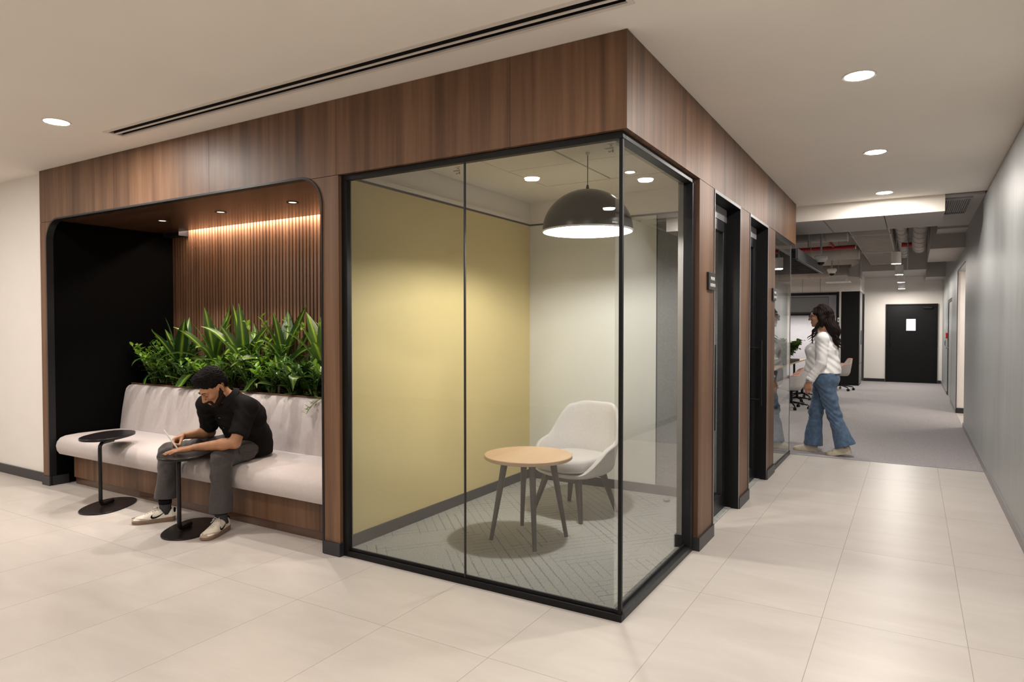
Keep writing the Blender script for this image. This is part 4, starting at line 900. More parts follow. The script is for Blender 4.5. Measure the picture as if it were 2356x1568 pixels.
# ------------------------------------------------------------------ people: smooth distance field bodies turned into meshes
def fold(P, amp, f=(14, 14, 14), seed=0.):
    x, y, z = P[..., 0], P[..., 1], P[..., 2]
    w1 = np.sin(f[0] * x + 1.7 * np.sin(f[1] * .5 * y + seed) + seed * 1.3) * np.sin(f[2] * z + 1.3 * np.sin(f[0] * .6 * x + seed * 2.1))
    w2 = np.sin(2.3 * f[1] * y + 1.1 * np.sin(f[2] * 1.4 * z + seed) + seed) * np.sin(1.9 * f[2] * z + f[0] * x)
    return amp * (w1 + .5 * w2)
class SDF:
    def __init__(s, lo, hi, h):
        s.h = h; s.o = np.array(lo, np.float32); s.n = np.ceil((np.array(hi) - lo) / h).astype(int) + 1; s.D = np.full(s.n, 1.0, np.float32)
    def reg(s, lo, hi, pad):
        a = np.clip(np.floor((np.array(lo) - pad - s.o) / s.h).astype(int), 0, s.n); b = np.clip(np.ceil((np.array(hi) + pad - s.o) / s.h).astype(int) + 1, 0, s.n)
        if np.any(b <= a): return None, None
        g = np.stack(np.meshgrid(*[s.o[i] + s.h * np.arange(a[i], b[i], dtype=np.float32) for i in range(3)], indexing='ij'), -1)
        return (slice(a[0], b[0]), slice(a[1], b[1]), slice(a[2], b[2])), g
    def put(s, sl, d, k, op='u'):
        A = s.D[sl]
        if op == 'u':
            hh = np.clip(.5 + .5 * (A - d) / k, 0, 1); s.D[sl] = A * (1 - hh) + d * hh - k * hh * (1 - hh)
        elif op == 's':
            hh = np.clip(.5 - .5 * (A + d) / k, 0, 1); s.D[sl] = A * (1 - hh) - d * hh + k * hh * (1 - hh)
        return s
    def cap(s, a, b, ra, rb, k=.03, op='u', sq=None, fq=1.0, fn=None, flat=False):
        a = np.array(a, np.float32); b = np.array(b, np.float32); rm = max(ra, rb) * max(1, fq) + k
        sl, g = s.reg(np.minimum(a, b) - rm, np.maximum(a, b) + rm, 2 * s.h)
        if sl is None: return s
        p = g - a; ab = b - a; L2 = float(ab @ ab); t = (p @ ab) / L2; tc = np.clip(t, 0, 1); q = p - tc[..., None] * ab
        if sq is not None:
            w_ = np.array(sq, np.float32); w_ /= np.linalg.norm(w_); c_ = q @ w_; q = q + ((1 / fq - 1) * c_)[..., None] * w_
        d = np.linalg.norm(q, axis=-1) - (ra + (rb - ra) * tc)
        if fq < 1: d = d * (fq ** .5)
        if fn is not None: d = d + fn(g)
        if flat:
            L = math.sqrt(L2); e = np.abs(t - .5) * L - .5 * L; d = np.where(e > -.012, np.sqrt(np.maximum(d + .006, 0) ** 2 + np.maximum(e + .006, 0) ** 2) - .006 + np.minimum(np.maximum(d, e), 0) * 0, d)
            d = np.maximum(d, e)
        return s.put(sl, d, k, op)
    def ell(s, c, r, k=.02, op='u', Rm=None, fn=None):
        c = np.array(c, np.float32); r = np.array(r, np.float32); rm = float(r.max()) + k
        sl, g = s.reg(c - rm, c + rm, 2 * s.h)
        if sl is None: return s
        p = g - c
        if Rm is not None: p = p @ Rm
        k0 = np.linalg.norm(p / r, axis=-1); k1 = np.linalg.norm(p / (r * r), axis=-1); d = k0 * (k0 - 1) / np.maximum(k1, 1e-6)
        if fn is not None: d = d + fn(g)
        return s.put(sl, d, k, op)
    def clip(s, pt, nrm, k=.004, box=None):
        """cut away the side the normal points to"""
        sl, g = (s.reg(*box, 0) if box else s.reg(s.o, s.o + s.h * s.n, 0)); nrm = np.array(nrm, np.float32); nrm /= np.linalg.norm(nrm)
        d = (g - np.array(pt, np.float32)) @ nrm; A = s.D[sl]; hh = np.clip(.5 - .5 * (A - d) / k, 0, 1) if k else 0
        s.D[sl] = np.maximum(A, d); return s
    def mesh(s, name, mat, parent, tint=None, smooth_it=1):
        D = s.D; n = D.shape; ins = D < 0; c = np.zeros([q - 1 for q in n], np.int8)
        for i in (0, 1):
            for j in (0, 1):
                for k in (0, 1): c += ins[i:n[0] - 1 + i, j:n[1] - 1 + j, k:n[2] - 1 + k]
        act = (c > 0) & (c < 8); I = np.argwhere(act); idx = -np.ones(c.shape, np.int32); idx[act] = np.arange(len(I))
        acc = np.zeros((len(I), 3)); cnt = np.zeros(len(I))
        cor = [(i, j, k) for i in (0, 1) for j in (0, 1) for k in (0, 1)]
        for A in cor:
            for ax in range(3):
                if A[ax]: continue
                B = list(A); B[ax] = 1
                da = D[I[:, 0] + A[0], I[:, 1] + A[1], I[:, 2] + A[2]]; db = D[I[:, 0] + B[0], I[:, 1] + B[1], I[:, 2] + B[2]]
                m = (da < 0) != (db < 0); t_ = np.where(m, da / np.where(m, da - db, 1), 0)
                pt = np.array(A, float)[None].repeat(len(I), 0); pt[:, ax] += t_; acc[m] += pt[m]; cnt[m] += 1
        V = (I + acc / cnt[:, None]) * s.h + s.o
        F = []
        for ax in range(3):
            u, v = (ax + 1) % 3, (ax + 2) % 3
            sa = [slice(None)] * 3; sb = [slice(None)] * 3; sa[ax] = slice(0, -1); sb[ax] = slice(1, None)
            a_, b_ = ins[tuple(sa)], ins[tuple(sb)]; E = np.argwhere(a_ != b_); E = E[(E[:, u] > 0) & (E[:, v] > 0) & (E[:, u] < n[u] - 1) & (E[:, v] < n[v] - 1)]
            if not len(E): continue
            fl = a_[E[:, 0], E[:, 1], E[:, 2]]
            def cc(du, dv): q = E.copy(); q[:, u] += du; q[:, v] += dv; return idx[q[:, 0], q[:, 1], q[:, 2]]
            Q = np.stack([cc(-1, -1), cc(0, -1), cc(0, 0), cc(-1, 0)], 1); Q[~fl] = Q[~fl][:, ::-1]; F.append(Q)
        F = np.concatenate(F); F = F[(F >= 0).all(1)]
        for _ in range(smooth_it):     # gentle relaxation
            S = np.zeros_like(V); C_ = np.zeros(len(V))
            for i in range(4):
                np.add.at(S, F[:, i], V[F[:, (i + 1) % 4]]); np.add.at(S, F[:, i], V[F[:, (i + 3) % 4]]); np.add.at(C_, F[:, i], 2)
            V = V * .5 + .5 * S / np.maximum(C_, 1)[:, None]
        off = np.array(rootloc(parent)) if parent is not None else np.zeros(3)
        me = bpy.data.meshes.new(name); me.vertices.add(len(V)); me.vertices.foreach_set('co', (V - off).astype(np.float32).ravel())
        me.loops.add(len(F) * 4); me.loops.foreach_set('vertex_index', F.astype(np.int32).ravel())
        me.polygons.add(len(F)); me.polygons.foreach_set('loop_start', np.arange(0, len(F) * 4, 4, dtype=np.int32)); me.polygons.foreach_set('loop_total', np.full(len(F), 4, np.int32))
        me.polygons.foreach_set('use_smooth', np.ones(len(F), bool)); me.update(calc_edges=True); me.validate()
        if tint is not None:
            ca = me.color_attributes.new('tint', 'FLOAT_COLOR', 'POINT'); cv = np.ones((len(me.vertices), 4), np.float32); cv[:, :3] = tint(V)[:len(me.vertices)]; ca.data.foreach_set('color', cv.ravel())
        return link_mesh(name, me, mat, parent)
def frame(f, up=(0, 0, 1)):
    f = np.array(f, float); f /= np.linalg.norm(f); l = np.cross(up, f); l /= np.linalg.norm(l); u = np.cross(f, l)
    return np.stack([l, f, u], 1)      # columns: left, forward, up
def skin_mat(name, base):
    t = NT(name); a = t.n('ShaderNodeVertexColor', layer_name='tint'); P, o = t.xyz(True); n1 = t.noise(P, 25, 4)
    c = t.ramp(n1, [(.3, tuple(k * .88 for k in base)), (.7, tuple(min(1, k * 1.1) for k in base))]); c = t.mix(1.0, c, a.outputs[0], 'MULTIPLY')
    t.bump(t.noise(P, 260, 3), .08, .001); m = t.set(c, .48, 0, .4)
    t.b.inputs['Subsurface Weight'].default_value = .08; t.b.inputs['Subsurface Radius'].default_value = (.012, .005, .003); t.b.inputs['Subsurface Scale'].default_value = 1
    return m
M['skin'] = skin_mat('warm_brown_skin', (.37, .178, .090)); M['skin2'] = skin_mat('brown_skin', (.42, .22, .14))
def cloth(name, col, var=.12, rough=.85, sc=60, fine=500):
    t = NT(name); P, o = t.xyz(True); n1 = t.noise(P, sc, 3); n2 = t.noise(P, fine, 2)
    c = t.ramp(t.math('ADD', t.math('MULTIPLY', n1, .5), t.math('MULTIPLY', n2, .5)), [(.35, tuple(k * (1 - var) for k in col)), (.65, tuple(min(1, k * (1 + var)) for k in col))])
    t.bump(n2, .15, .001); m = t.set(c, rough, 0, .2 if max(col) > .05 else .06); t.b.inputs['Sheen Weight'].default_value = .12 if max(col) > .05 else 0; return m
M['shirt_black'] = cloth('black_knit', (.011, .010, .010)); M['trouser'] = cloth('charcoal_twill', (.062, .054, .053), .16)
M['hair'] = cloth('black_hair', (.008, .0065, .0065), .4, .62, 120, 380); M['hair2'] = cloth('dark_brown_hair', (.014, .009, .008), .4, .6, 90, 300)
M['beard'] = cloth('short_black_beard', (.020, .0135, .010), .5, .8, 200, 700); M['sock'] = cloth('dark_sock', (.05, .05, .05), .3); M['sockb'] = cloth('black_sock_band', (.008, .008, .008))
M['shoe'] = plain('off_white_leather', (.70, .64, .54), .5); M['suede'] = plain('taupe_suede', (.42, .34, .28), .8, bump=.3, vs_=200); M['gum'] = plain('gum_rubber', (.20, .13, .085), .6)
M['lace'] = plain('cotton_lace', (.60, .54, .48), .8); M['shirt_white'] = cloth('white_cotton', (.78, .765, .76), .03)
M['denim'] = cloth('blue_denim', (.085, .135, .215), .35, .85, 26, 420); M['canvas'] = plain('cream_canvas', (.62, .55, .44), .7); M['canvas_sole'] = plain('cream_rubber', (.58, .50, .38), .6)
M['nail'] = plain('finger_nail', (.62, .40, .32), .35)
def hand(S, wr, d, n, s, r=1.0, curl=(.15, .2, .2, .25), spread=.06, thumb=(.7, .75, .0), seg_out=None, kk=.004, side_curl=0):
    """palm and five fingers; d towards the fingers, n out of the palm, s towards the thumb"""
    wr, d, n, s = (np.array(v, float) for v in (wr, d, n, s)); d /= np.linalg.norm(d); n = n - d * (n @ d); n /= np.linalg.norm(n); s = s - d * (s @ d) - n * (s @ n); s /= np.linalg.norm(s)
    base = [.030, .0105, -.0095, -.0285]; kx = [.088, .091, .087, .078]; Ls = [.072, .080, .075, .058]; rad = [.0088, .0090, .0086, .0077]
    tips = []
    for i in range(4):
        k = wr + (d * kx[i] + s * base[i]) * r
        S.cap(wr + (d * .012 + s * base[i] * .62) * r, k, .0145 * r, .0125 * r, .010)
        S.cap(wr + (d * .030 + s * base[i] * .8 + n * .006) * r, k - d * .012 * r, .012 * r, .0095 * r, .010)
        p = k; a = curl[i] * .55; dd = d + s * (spread * (1.5 - i) * .7); dd /= np.linalg.norm(dd); rr = rad[i] * r
        for j, fr in enumerate((.45, .31, .24)):
            q_ = dd * math.cos(a) + n * math.sin(a); e = p + q_ * Ls[i] * fr * r
            S.cap(p, e, rr, rr * .93, kk); p = e; rr *= .92; a += curl[i] * (1.0, .8, 0)[j]
        tips.append((p, q_, rr))
    t0 = wr + (d * .018 + s * .022 + n * .006) * r; td = s * thumb[0] + d * thumb[1] + n * thumb[2]; td /= np.linalg.norm(td)
    t1 = t0 + td * .040 * r; td2 = td + d * .35 + n * thumb[2] * .5; td2 /= np.linalg.norm(td2); t2 = t1 + td2 * .032 * r; t3 = t2 + td2 * .022 * r
    S.cap(t0, t1, .0155 * r, .0115 * r, .010); S.cap(t1, t2, .0108 * r, .0098 * r, .004); S.cap(t2, t3, .0098 * r, .0082 * r, .003)
    tips.append((t3, td2, .0085 * r)); return tips, -n
def head(S, c, Rm, female=False, sc=1.0):
    W_ = lambda p: np.array(c) + Rm @ (np.array(p) * sc)
    E = lambda p, r, k=.015, op='u': S.ell(W_(p), np.array(r) * sc, k, op, Rm)
    K = lambda a, b, ra, rb, k=.008, op='u': S.cap(W_(a), W_(b), ra * sc, rb * sc, k, op)
    f = .94 if female else 1
    E((0, -.014, .036), (.074, .096, .084)); E((0, .026, -.022), (.061 * f, .066, .082), .03)
    E((0, .036, -.078), (.042 * f, .046, .034), .03); K((-.012, .072, -.102), (.012, .072, -.102), .015 * f, .015 * f, .018)
    for sx in (-1, 1):
        K((sx * .050 * f, .002, -.060), (sx * .020 * f, .062, -.098), .018, .014, .02)      # jaw line
        E((sx * .042, .066, -.022), (.020, .018, .018), .018)                              # cheek
        K((sx * .012, .089, .026), (sx * .046, .074, .024), .0085, .008, .012)             # brow
        S.ell(W_((sx * .031, .099, .006)), np.array((.017, .017, .013)) * sc, .012, 's', Rm)
        S.ell(W_((sx * .031, .0755, .005)), np.array((.0155, .0155, .0135)) * sc, .003, 'u', Rm)   # lids over the eyeball
        K((sx * .020, .0885, .002), (sx * .042, .083, .000), .0022, .002, .003)
        E((sx * .013, .098, -.037), (.0085, .010, .0075), .006)
        # ear: rim, lobe and hollow
        for a0 in range(0, 300, 30):
            a, b = R(a0 - 110), R(a0 - 80)
            K((sx * (.076 + .006 * math.cos(a)), -.012 - .016 * math.cos(a) * 1.0, -.002 + .029 * math.sin(a)), (sx * (.076 + .006 * math.cos(b)), -.012 - .016 * math.cos(b), -.002 + .029 * math.sin(b)), .0045, .0045, .003)
        E((sx * .073, -.010, -.003), (.006, .015, .024), .006); E((sx * .074, -.002, -.030), (.006, .008, .009), .004)
    K((0, .092, .012), (0, .112, -.030), .0085, .0105, .012); E((0, .112, -.034), (.0115, .011, .0095), .006)
    K((-.021, .086, -.062), (.021, .086, -.062), .0055, .0055, .005); K((-.010, .091, -.0605), (.010, .091, -.0605), .0055, .0055, .004)
    K((-.017, .086, -.0735), (.017, .086, -.0735), .0065, .0065, .005); K((-.008, .089, -.0745), (.008, .089, -.0745), .006, .006, .004)
    K((-.024, .096, -.0672), (.024, .096, -.0672), .0018, .0018, .003, 's')
    return W_
def head_tint(c, Rm, sc=1.0, lip=(.95, .58, .55)):
    def f(V):
        q = (V - np.array(c)) @ Rm / sc; T = np.ones((len(V), 3)); m = (np.abs(q[:, 0]) < .022 * (1 - (np.abs(q[:, 2] + .0675) / .02))) & (q[:, 2] > -.081) & (q[:, 2] < -.055) & (q[:, 1] > .083)
        T[m] = lip
        e = ((np.abs(np.abs(q[:, 0]) - .031) < .019) & (np.abs(q[:, 2] - .004) < .012) & (q[:, 1] > .05)); T[e] = (.78, .72, .70)
        r_ = np.linalg.norm(q, axis=1) < .14
        T[~r_] = 1; return T
    return f
def shoe(parent, heel, toe, z=0.0, L=.285, mats=('shoe', 'gum', 'suede'), tip=0.0, logo=True, side=1, laces=True, wide=1.0, name='shoe'):
    """low trainer; heel and toe give the ground direction; tip raises the heel"""
    f = np.array([toe[0] - heel[0], toe[1] - heel[1], 0.0]); f /= np.linalg.norm(f); lft = np.array([-f[1], f[0], 0]); up = np.array([0, 0, 1.])
    ct, st_ = math.cos(tip), math.sin(tip); piv = np.array([heel[0], heel[1], z]) + f * (L * .72)
    def Wp(x, y, h):      # x along shoe from heel, y left, h height
        a = x - L * .72
        fx = a * ct + h * st_ if a < 0 else a; hz = h * ct - a * st_ if a < 0 else h
        return piv + f * fx + lft * y * wide + up * hz
    def half(x):
        u = x / L; return (.030 + .017 * math.sin(min(1, u / .75) * math.pi / 2) ** 1.5) * (1 if u < .80 else math.sqrt(max(0.0, 1 - ((u - .80) / .2) ** 2) * .97 + .03)) * (1 if u > .08 else math.sqrt(max(.05, 1 - ((.08 - u) / .085) ** 2)))
    n = 26; ring = []
    xs = [L * (1 - math.cos(math.pi * i / n)) / 2 for i in range(n + 1)]
    poly = [(x, half(x) + .003, 1) for x in xs] + [(x, -half(x) - .003, -1) for x in xs[::-1]]
    q = MB(); m = len(poly)
    for h in (0.0, .004, .024, .028):
        for x, y, s_ in poly: q.v.append(tuple(Wp(x, y * (1 if 0 < h < .028 else .96), h + (.006 * max(0, (x / L - .85) / .15) ** 2 if h < .01 else 0) + (.006 * (1 - x / L) if h > .02 else 0))))
    for i in range(3):
        for k in range(m): q.f.append((i * m + k, i * m + (k + 1) % m, (i + 1) * m + (k + 1) % m, (i + 1) * m + k))
    q.f += [tuple(range(m - 1, -1, -1)), tuple(range(3 * m, 4 * m))]
    sole = obj('sole', q, M[mats[1]], parent, smooth='angle')
    # upper: rings across the foot
    def topz(u): return float(np.interp(u, [0, .05, .18, .34, .46, .62, .78, .9, 1.0], [.062, .092, .070, .098, .092, .072, .055, .046, .032]))
    q = MB(); K_ = 15; N = 24
    for i in range(N + 1):
        u = .003 + .994 * i / N; x = u * L; hw = half(x); tz = topz(u); op = .0
        for k in range(K_):
            a = math.pi * k / (K_ - 1); y = hw * math.cos(a); c_ = math.sin(a)
            pw = .62 if u > .35 else .35
            q.v.append(tuple(Wp(x, y * (1 - .25 * c_ ** 2 * (1 if u < .45 else .4)), .022 + (tz - .022) * c_ ** pw)))
    for i in range(N):
        for k in range(K_ - 1):
            a = i * K_ + k; q.f.append((a, a + 1, a + K_ + 1, a + K_))
    q.f += [tuple(range(K_)), tuple(range((N + 1) * K_ - 1, N * K_ - 1, -1))]
    upper = obj('upper', q, M[mats[0]], parent, smooth=True)
    if mats[2]:
        q = MB(); NN = 18
        for i in range(NN + 1):      # suede toe guard
            u = .60 + .395 * i / NN; x = u * L
            for sy in (1, -1):
                for hh, o_ in ((.022, .003), (.033 + .010 * min(1, (u - .6) / .2), .0025)):
                    tz = topz(u); cc = min(.98, (hh - .022) / max(.004, (tz - .022))) ; yy = half(x) * math.sqrt(max(0.0, 1 - cc ** 3.2)) * (1 - .1 * cc ** 2)
                    q.v.append(tuple(Wp(x + .002, sy * (yy + o_), hh + .001)))
        for i in range(NN):
            b = i * 4; q.f += [(b, b + 4, b + 5, b + 1), (b + 2, b + 3, b + 7, b + 6)]
        q.f.append((NN * 4, NN * 4 + 2, NN * 4 + 3, NN * 4 + 1))
        obj('toe_guard', q, M[mats[2]], parent, smooth=True)
    if laces:
        q = MB()
        for i in range(6):
            u = .42 + .055 * i; x = u * L; h = topz(u) + .003; w_ = .020
            q.tube([Wp(x - .006, w_, h - .008), Wp(x, w_ * .5, h), Wp(x + .002, 0, h + .003), Wp(x, -w_ * .5, h), Wp(x + .006, -w_, h - .008)], .0026, 8)
        x = .40 * L; h = topz(.40) + .006
        for sy in (1, -1):
            q.tube([Wp(x, 0, h), Wp(x + .012, sy * .016, h + .012), Wp(x + .030, sy * .026, h + .002), Wp(x + .022, sy * .014, h), Wp(x, 0, h)], .0025, 8)
            q.tube([Wp(x, 0, h), Wp(x + .02, sy * .022, h - .002), Wp(x + .035, sy * .036, h - .02)], .0023, 8)
        obj('laces', q, M['lace'], parent, smooth=True)
    if logo:
        # curved tick mark along the outer side
        top = [(0.055, .086), (.075, .071), (.10, .057), (.125, .048), (.145, .0465), (.150, .053), (.147, .066)]
        bot = [(0.055, .086), (.075, .066), (.10, .047), (.125, .036), (.148, .034), (.160, .042), (.158, .055), (.147, .066)]
        def yof(x, h):
            u = x / L; tz = topz(u); c_ = min(.97, max(0, (h - .022) / (tz - .022))) ** (1 / (.62 if u > .35 else .35)); return half(x) * math.sqrt(max(0, 1 - c_ * c_)) * (1 - .25 * c_ ** 2 * (1 if u < .45 else .4))
        for sd in (1, -1):
            q = MB(); tp = np.array(top); bt = np.array(bot); T = np.linspace(0, 1, 15)
            ip = lambda A: np.stack([np.interp(T, np.linspace(0, 1, len(A)), A[:, j]) for j in (0, 1)], 1)
            a_, b_ = ip(tp), ip(bt)
            for i in range(15):
                for pq in (a_[i], (a_[i] + b_[i]) / 2, b_[i]): q.v.append(tuple(Wp(pq[0], sd * (yof(pq[0], pq[1]) + .0022), pq[1])))
            for i in range(14):
                for j in (0, 1): q.f.append((i * 3 + j, i * 3 + j + 1, i * 3 + j + 4, i * 3 + j + 3))
            obj('side_mark', q, M['sockb'], parent)
        obj('heel_tab', MB().add([tuple(Wp(-.002 + .014 * (y / .02) ** 2, y, h)) for y in (-.018, -.009, 0, .009, .018) for h in (.062, .092)], [(i, i + 1, i + 3, i + 2) for i in (0, 2, 4, 6)]), M['sockb'], parent, solid=.003)
    return Wp

# ---------------- the seated man
man = thing('person', 'man in black shirt and grey trousers seated on the bench, writing at a side table', 'person', (-3.18, .15, 0))
hipL, hipR = (-3.09, .30, .545), (-3.29, .30, .545)
knL, knR = (-2.985, -.075, .505), (-3.575, -.095, .500)
anL, anR = (-2.975, -.085, .085), (-3.565, -.135, .085)
pel, che, nk = (-3.19, .32, .58), (-3.12, .19, .80), (-3.075, .065, .915)
shL, shR = (-2.915, .095, .862), (-3.30, .03, .870)
elL, wrL = (-2.885, -.035, .628), (-3.115, -.195, .598)
elR, wrR = (-3.395, .125, .642), (-3.372, -.108, .645)
HC = (-3.100, -.045, 1.005); HR = frame((-.14, -.80, -.60), (0.0, -.25, 1))
S = SDF((-3.75, -.48, -.0), (-2.74, .46, 1.20), .0042)
S.cap(pel, che, .085, .085, .03, sq=(1, 0, 0), fq=1.15); S.cap(che, nk, .085, .06, .03, sq=(1, 0, 0), fq=1.2)
S.cap(shL, nk, .036, .036, .02).cap(shR, nk, .036, .036, .02)
S.cap(nk, np.array(HC) + HR @ np.array((0, -.030, -.055)), .054, .050, .02)
for hp, kn, an in ((hipL, knL, anL), (hipR, knR, anR)): S.cap(hp, kn, .075, .05, .03).cap(kn, an, .05, .034, .02)
for sh_, el, wr_ in ((shL, elL, wrL), (shR, elR, wrR)):
    S.cap(sh_, el, .050, .038, .02); m_ = np.array(el) * .7 + np.array(wr_) * .3
    S.cap(el, m_, .037, .039, .02).cap(m_, wr_, .039, .0245, .02)
head(S, HC, HR)
dL = np.array((-.122, -.168, -.026)); tipsL, nup = hand(S, wrL, dL, (-.05, -.02, -1), (-.80, .60, 0), 1.12, curl=(.10, .12, .14, .16), spread=.05, thumb=(.55, .85, .1))
tipsR, _ = hand(S, wrR, (.10, -.80, -.30), (.75, .05, -.65), (.55, -.15, .80), 1.02, curl=(1.05, 1.3, 1.5, 1.6), spread=-.02, thumb=(.05, .85, .55))
body = S.mesh('body', M['skin'], man, head_tint(HC, HR))
def nails(parent, tips, up):
    for i, (p, d_, r_) in enumerate(tips):
        d_ = np.array(d_) / np.linalg.norm(d_); u_ = np.array(up) - d_ * (np.array(up) @ d_); u_ /= np.linalg.norm(u_); s_ = np.cross(d_, u_)
        q = MB(); c_ = np.array(p) + d_ * r_ * .10
        for a in (-.5, 0, .5, 1):
            for b in (-1, -.5, 0, .5, 1): q.v.append(tuple(c_ + d_ * a * r_ * .85 + s_ * b * r_ * .62 + u_ * (r_ * 1.03 - .30 * r_ * abs(b) ** 2 - (.10 * r_ if a == 1 else 0))))
        for i_ in range(3):
            for j in range(4): q.f.append((i_ * 5 + j, i_ * 5 + j + 1, i_ * 5 + j + 6, i_ * 5 + j + 5))
        obj('nail', q, M['nail'], parent, smooth=True)
nails(body, tipsL, nup)
# hair: thick curly crop, beard and brows
def curls(g, amp=.0055, f=210.): 
    x, y, z = g[..., 0], g[..., 1], g[..., 2]; return -amp * (np.sin(f * x + 2 * np.sin(.7 * f * y)) * np.sin(f * y + 2 * np.sin(.8 * f * z)) * np.sin(f * z + 1.5 * np.sin(.6 * f * x)))
Wm = lambda p: np.array(HC) + HR @ np.array(p)
S = SDF(np.array(HC) - .2, np.array(HC) + .2, .003)
S.ell(Wm((0, -.018, .070)), (.084, .101, .097), .01, 'u', HR, fn=lambda g: curls(g))
S.ell(Wm((0, .046, .115)), (.062, .050, .046), .02, 'u', HR, fn=lambda g: curls(g, .007, 170))
S.ell(Wm((0, -.075, .015)), (.066, .042, .062), .02, 'u', HR, fn=lambda g: curls(g, .003))
S.clip(Wm((0, .074, .052)), HR @ np.array((0, .72, -.70)))     # hairline above the forehead
for sx in (-1, 1): S.ell(Wm((sx * .088, .012, -.040)), (.040, .050, .052), .006, 's', HR)
S.ell(Wm((0, .075, .0)), (.058, .06, .066), .006, 's', HR)
S.clip(Wm((0, -.06, -.05)), HR @ np.array((0, -.25, -1)))
obj_h = S.mesh('hair', M['hair'], man)
S = SDF(np.array(HC) - .15, np.array(HC) + .15, .0028); head(S, HC, HR)
S.cap(nk, np.array(HC) + HR @ np.array((0, -.030, -.055)), .054, .050, .02)
sl_, g_ = S.reg(S.o, S.o + S.h * S.n, 0); Q = (g_ - np.array(HC, np.float32)) @ HR; qx, qy, qz = np.abs(Q[..., 0]), Q[..., 1], Q[..., 2]
zc_ = np.interp(qy, [-.03, -.004, .012, .03, .055, .078, .1], [.02, .006, -.020, -.044, -.060, -.082, -.086])
jaw = np.maximum(np.maximum(qz - zc_, -.012 - qy), -.118 - qz + .25 * np.maximum(.04 - qy, 0))
mus = np.maximum(np.maximum(np.abs(qz + .0520) - .0065, qx - .027), .07 - qy)
gt = np.maximum(np.maximum(np.abs(qx - .0285) - .0065, np.abs(qz + .068) - .02), .055 - qy)
S.D[sl_] = np.maximum(S.D[sl_] - .0024 + curls(g_, .0016, 420), np.minimum(np.minimum(jaw, mus), gt))
S.mesh('beard', M['beard'], man)
for sx in (-1, 1): obj('eyebrow', MB().tube([Wm((sx * .012, .0985, .024)), Wm((sx * .026, .0965, .030)), Wm((sx * .040, .088, .029)), Wm((sx * .050, .078, .023))], [.003, .0042, .0036, .0015], 8, flat=.6), M['hair'], man, smooth=True)
for sx in (-1, 1): obj('eyelashes', MB().tube([Wm((sx * .018, .0885, -.001)), Wm((sx * .031, .0915, -.0035)), Wm((sx * .044, .083, -.0015))], [.0012, .0018, .0012], 6), M['hair'], man)
# short sleeved shirt
S = SDF((-3.52, -.15, .44), (-2.72, .50, 1.02), .0055)
fs = lambda g: fold(g, .003, (26, 22, 19), 1.) + .0016 * np.sin(90 * g[..., 2] + 40 * g[..., 0] + 4 * np.sin(16 * g[..., 1] + 9 * g[..., 0]))
S.cap((-3.19, .325, .545), (-3.13, .20, .78), .142, .142, .06, sq=(1, 0, 0), fq=1.27, fn=fs); S.cap((-3.13, .20, .78), (-3.09, .095, .885), .142, .088, .05, sq=(1, 0, 0), fq=1.45, fn=fs)
S.cap((-3.20, .33, .50), (-3.20, .33, .60), .152, .142, .04, sq=(1, 0, 0), fq=1.20, fn=fs)
S.cap(shL, (-3.10, .08, .905), .064, .064, .05).cap(shR, (-3.10, .08, .905), .064, .064, .05)
def lerp(a, b, t): return np.array(a) * (1 - t) + np.array(b) * t
S.cap(shL, lerp(shL, elL, .30), .066, .068, .045, fn=fs).cap(lerp(shL, elL, .2), lerp(shL, elL, .80), .068, .070, .02, fn=fs, flat=True)
S.cap(shR, lerp(shR, elR, .30), .062, .064, .045, fn=fs).cap(lerp(shR, elR, .2), lerp(shR, elR, .84), .064, .066, .02, fn=fs, flat=True)
S.clip((0, 0, .468), (0, 0, -1))
nd = (np.array(HC) + HR @ np.array((0, -.03, -.055))) - np.array(nk); nd /= np.linalg.norm(nd)
S.clip(np.array(nk) + nd * .020, nd, box=((-3.22, -.1, .9), (-2.98, .2, 1.02)))
S.cap((-3.105, .29, .50), (-3.12, .30, .58), .118, .115, .04)
S.clip((0, 0, .470), (0, 0, -1))
shirt = S.mesh('shirt', M['shirt_black'], man)
# collar band and its two wings, button placket
q = MB(); c0 = np.array(nk) + nd * .012; l_ = np.array((1., 0, 0)); l_ -= nd * (l_ @ nd); l_ /= np.linalg.norm(l_); b_ = np.cross(l_, nd)
if b_[1] > 0: b_ = -b_       # b_ points to the front
for i in range(29):
    a = R(-152 + 304 * i / 28); o_ = l_ * math.sin(a) - b_ * math.cos(a)
    for hh, rr in ((-.012, .082), (.034, .068), (.039, .073), (.004 - .026 * (abs(i - 14) / 14) ** 3, .098), (-.012, .088)):
        q.v.append(tuple(c0 + o_ * rr + nd * hh))
for i in range(28):
    for j in range(5): a = i * 5; q.f.append((a + j, a + (j + 1) % 5, a + 5 + (j + 1) % 5, a + 5 + j))
q.f += [(0, 1, 2, 3, 4), tuple(28 * 5 + j for j in (4, 3, 2, 1, 0))]
obj('collar', q, M['shirt_black'], man, smooth='angle')
for i in range(4):
    c_ = lerp((-3.118, -.028, .86), (-3.195, .155, .58), i / 3.4); obj('button', MB().lathe([(.0001, .002), (.005, .002), (.0055, 0)], c_, 14), M['graym'], man)
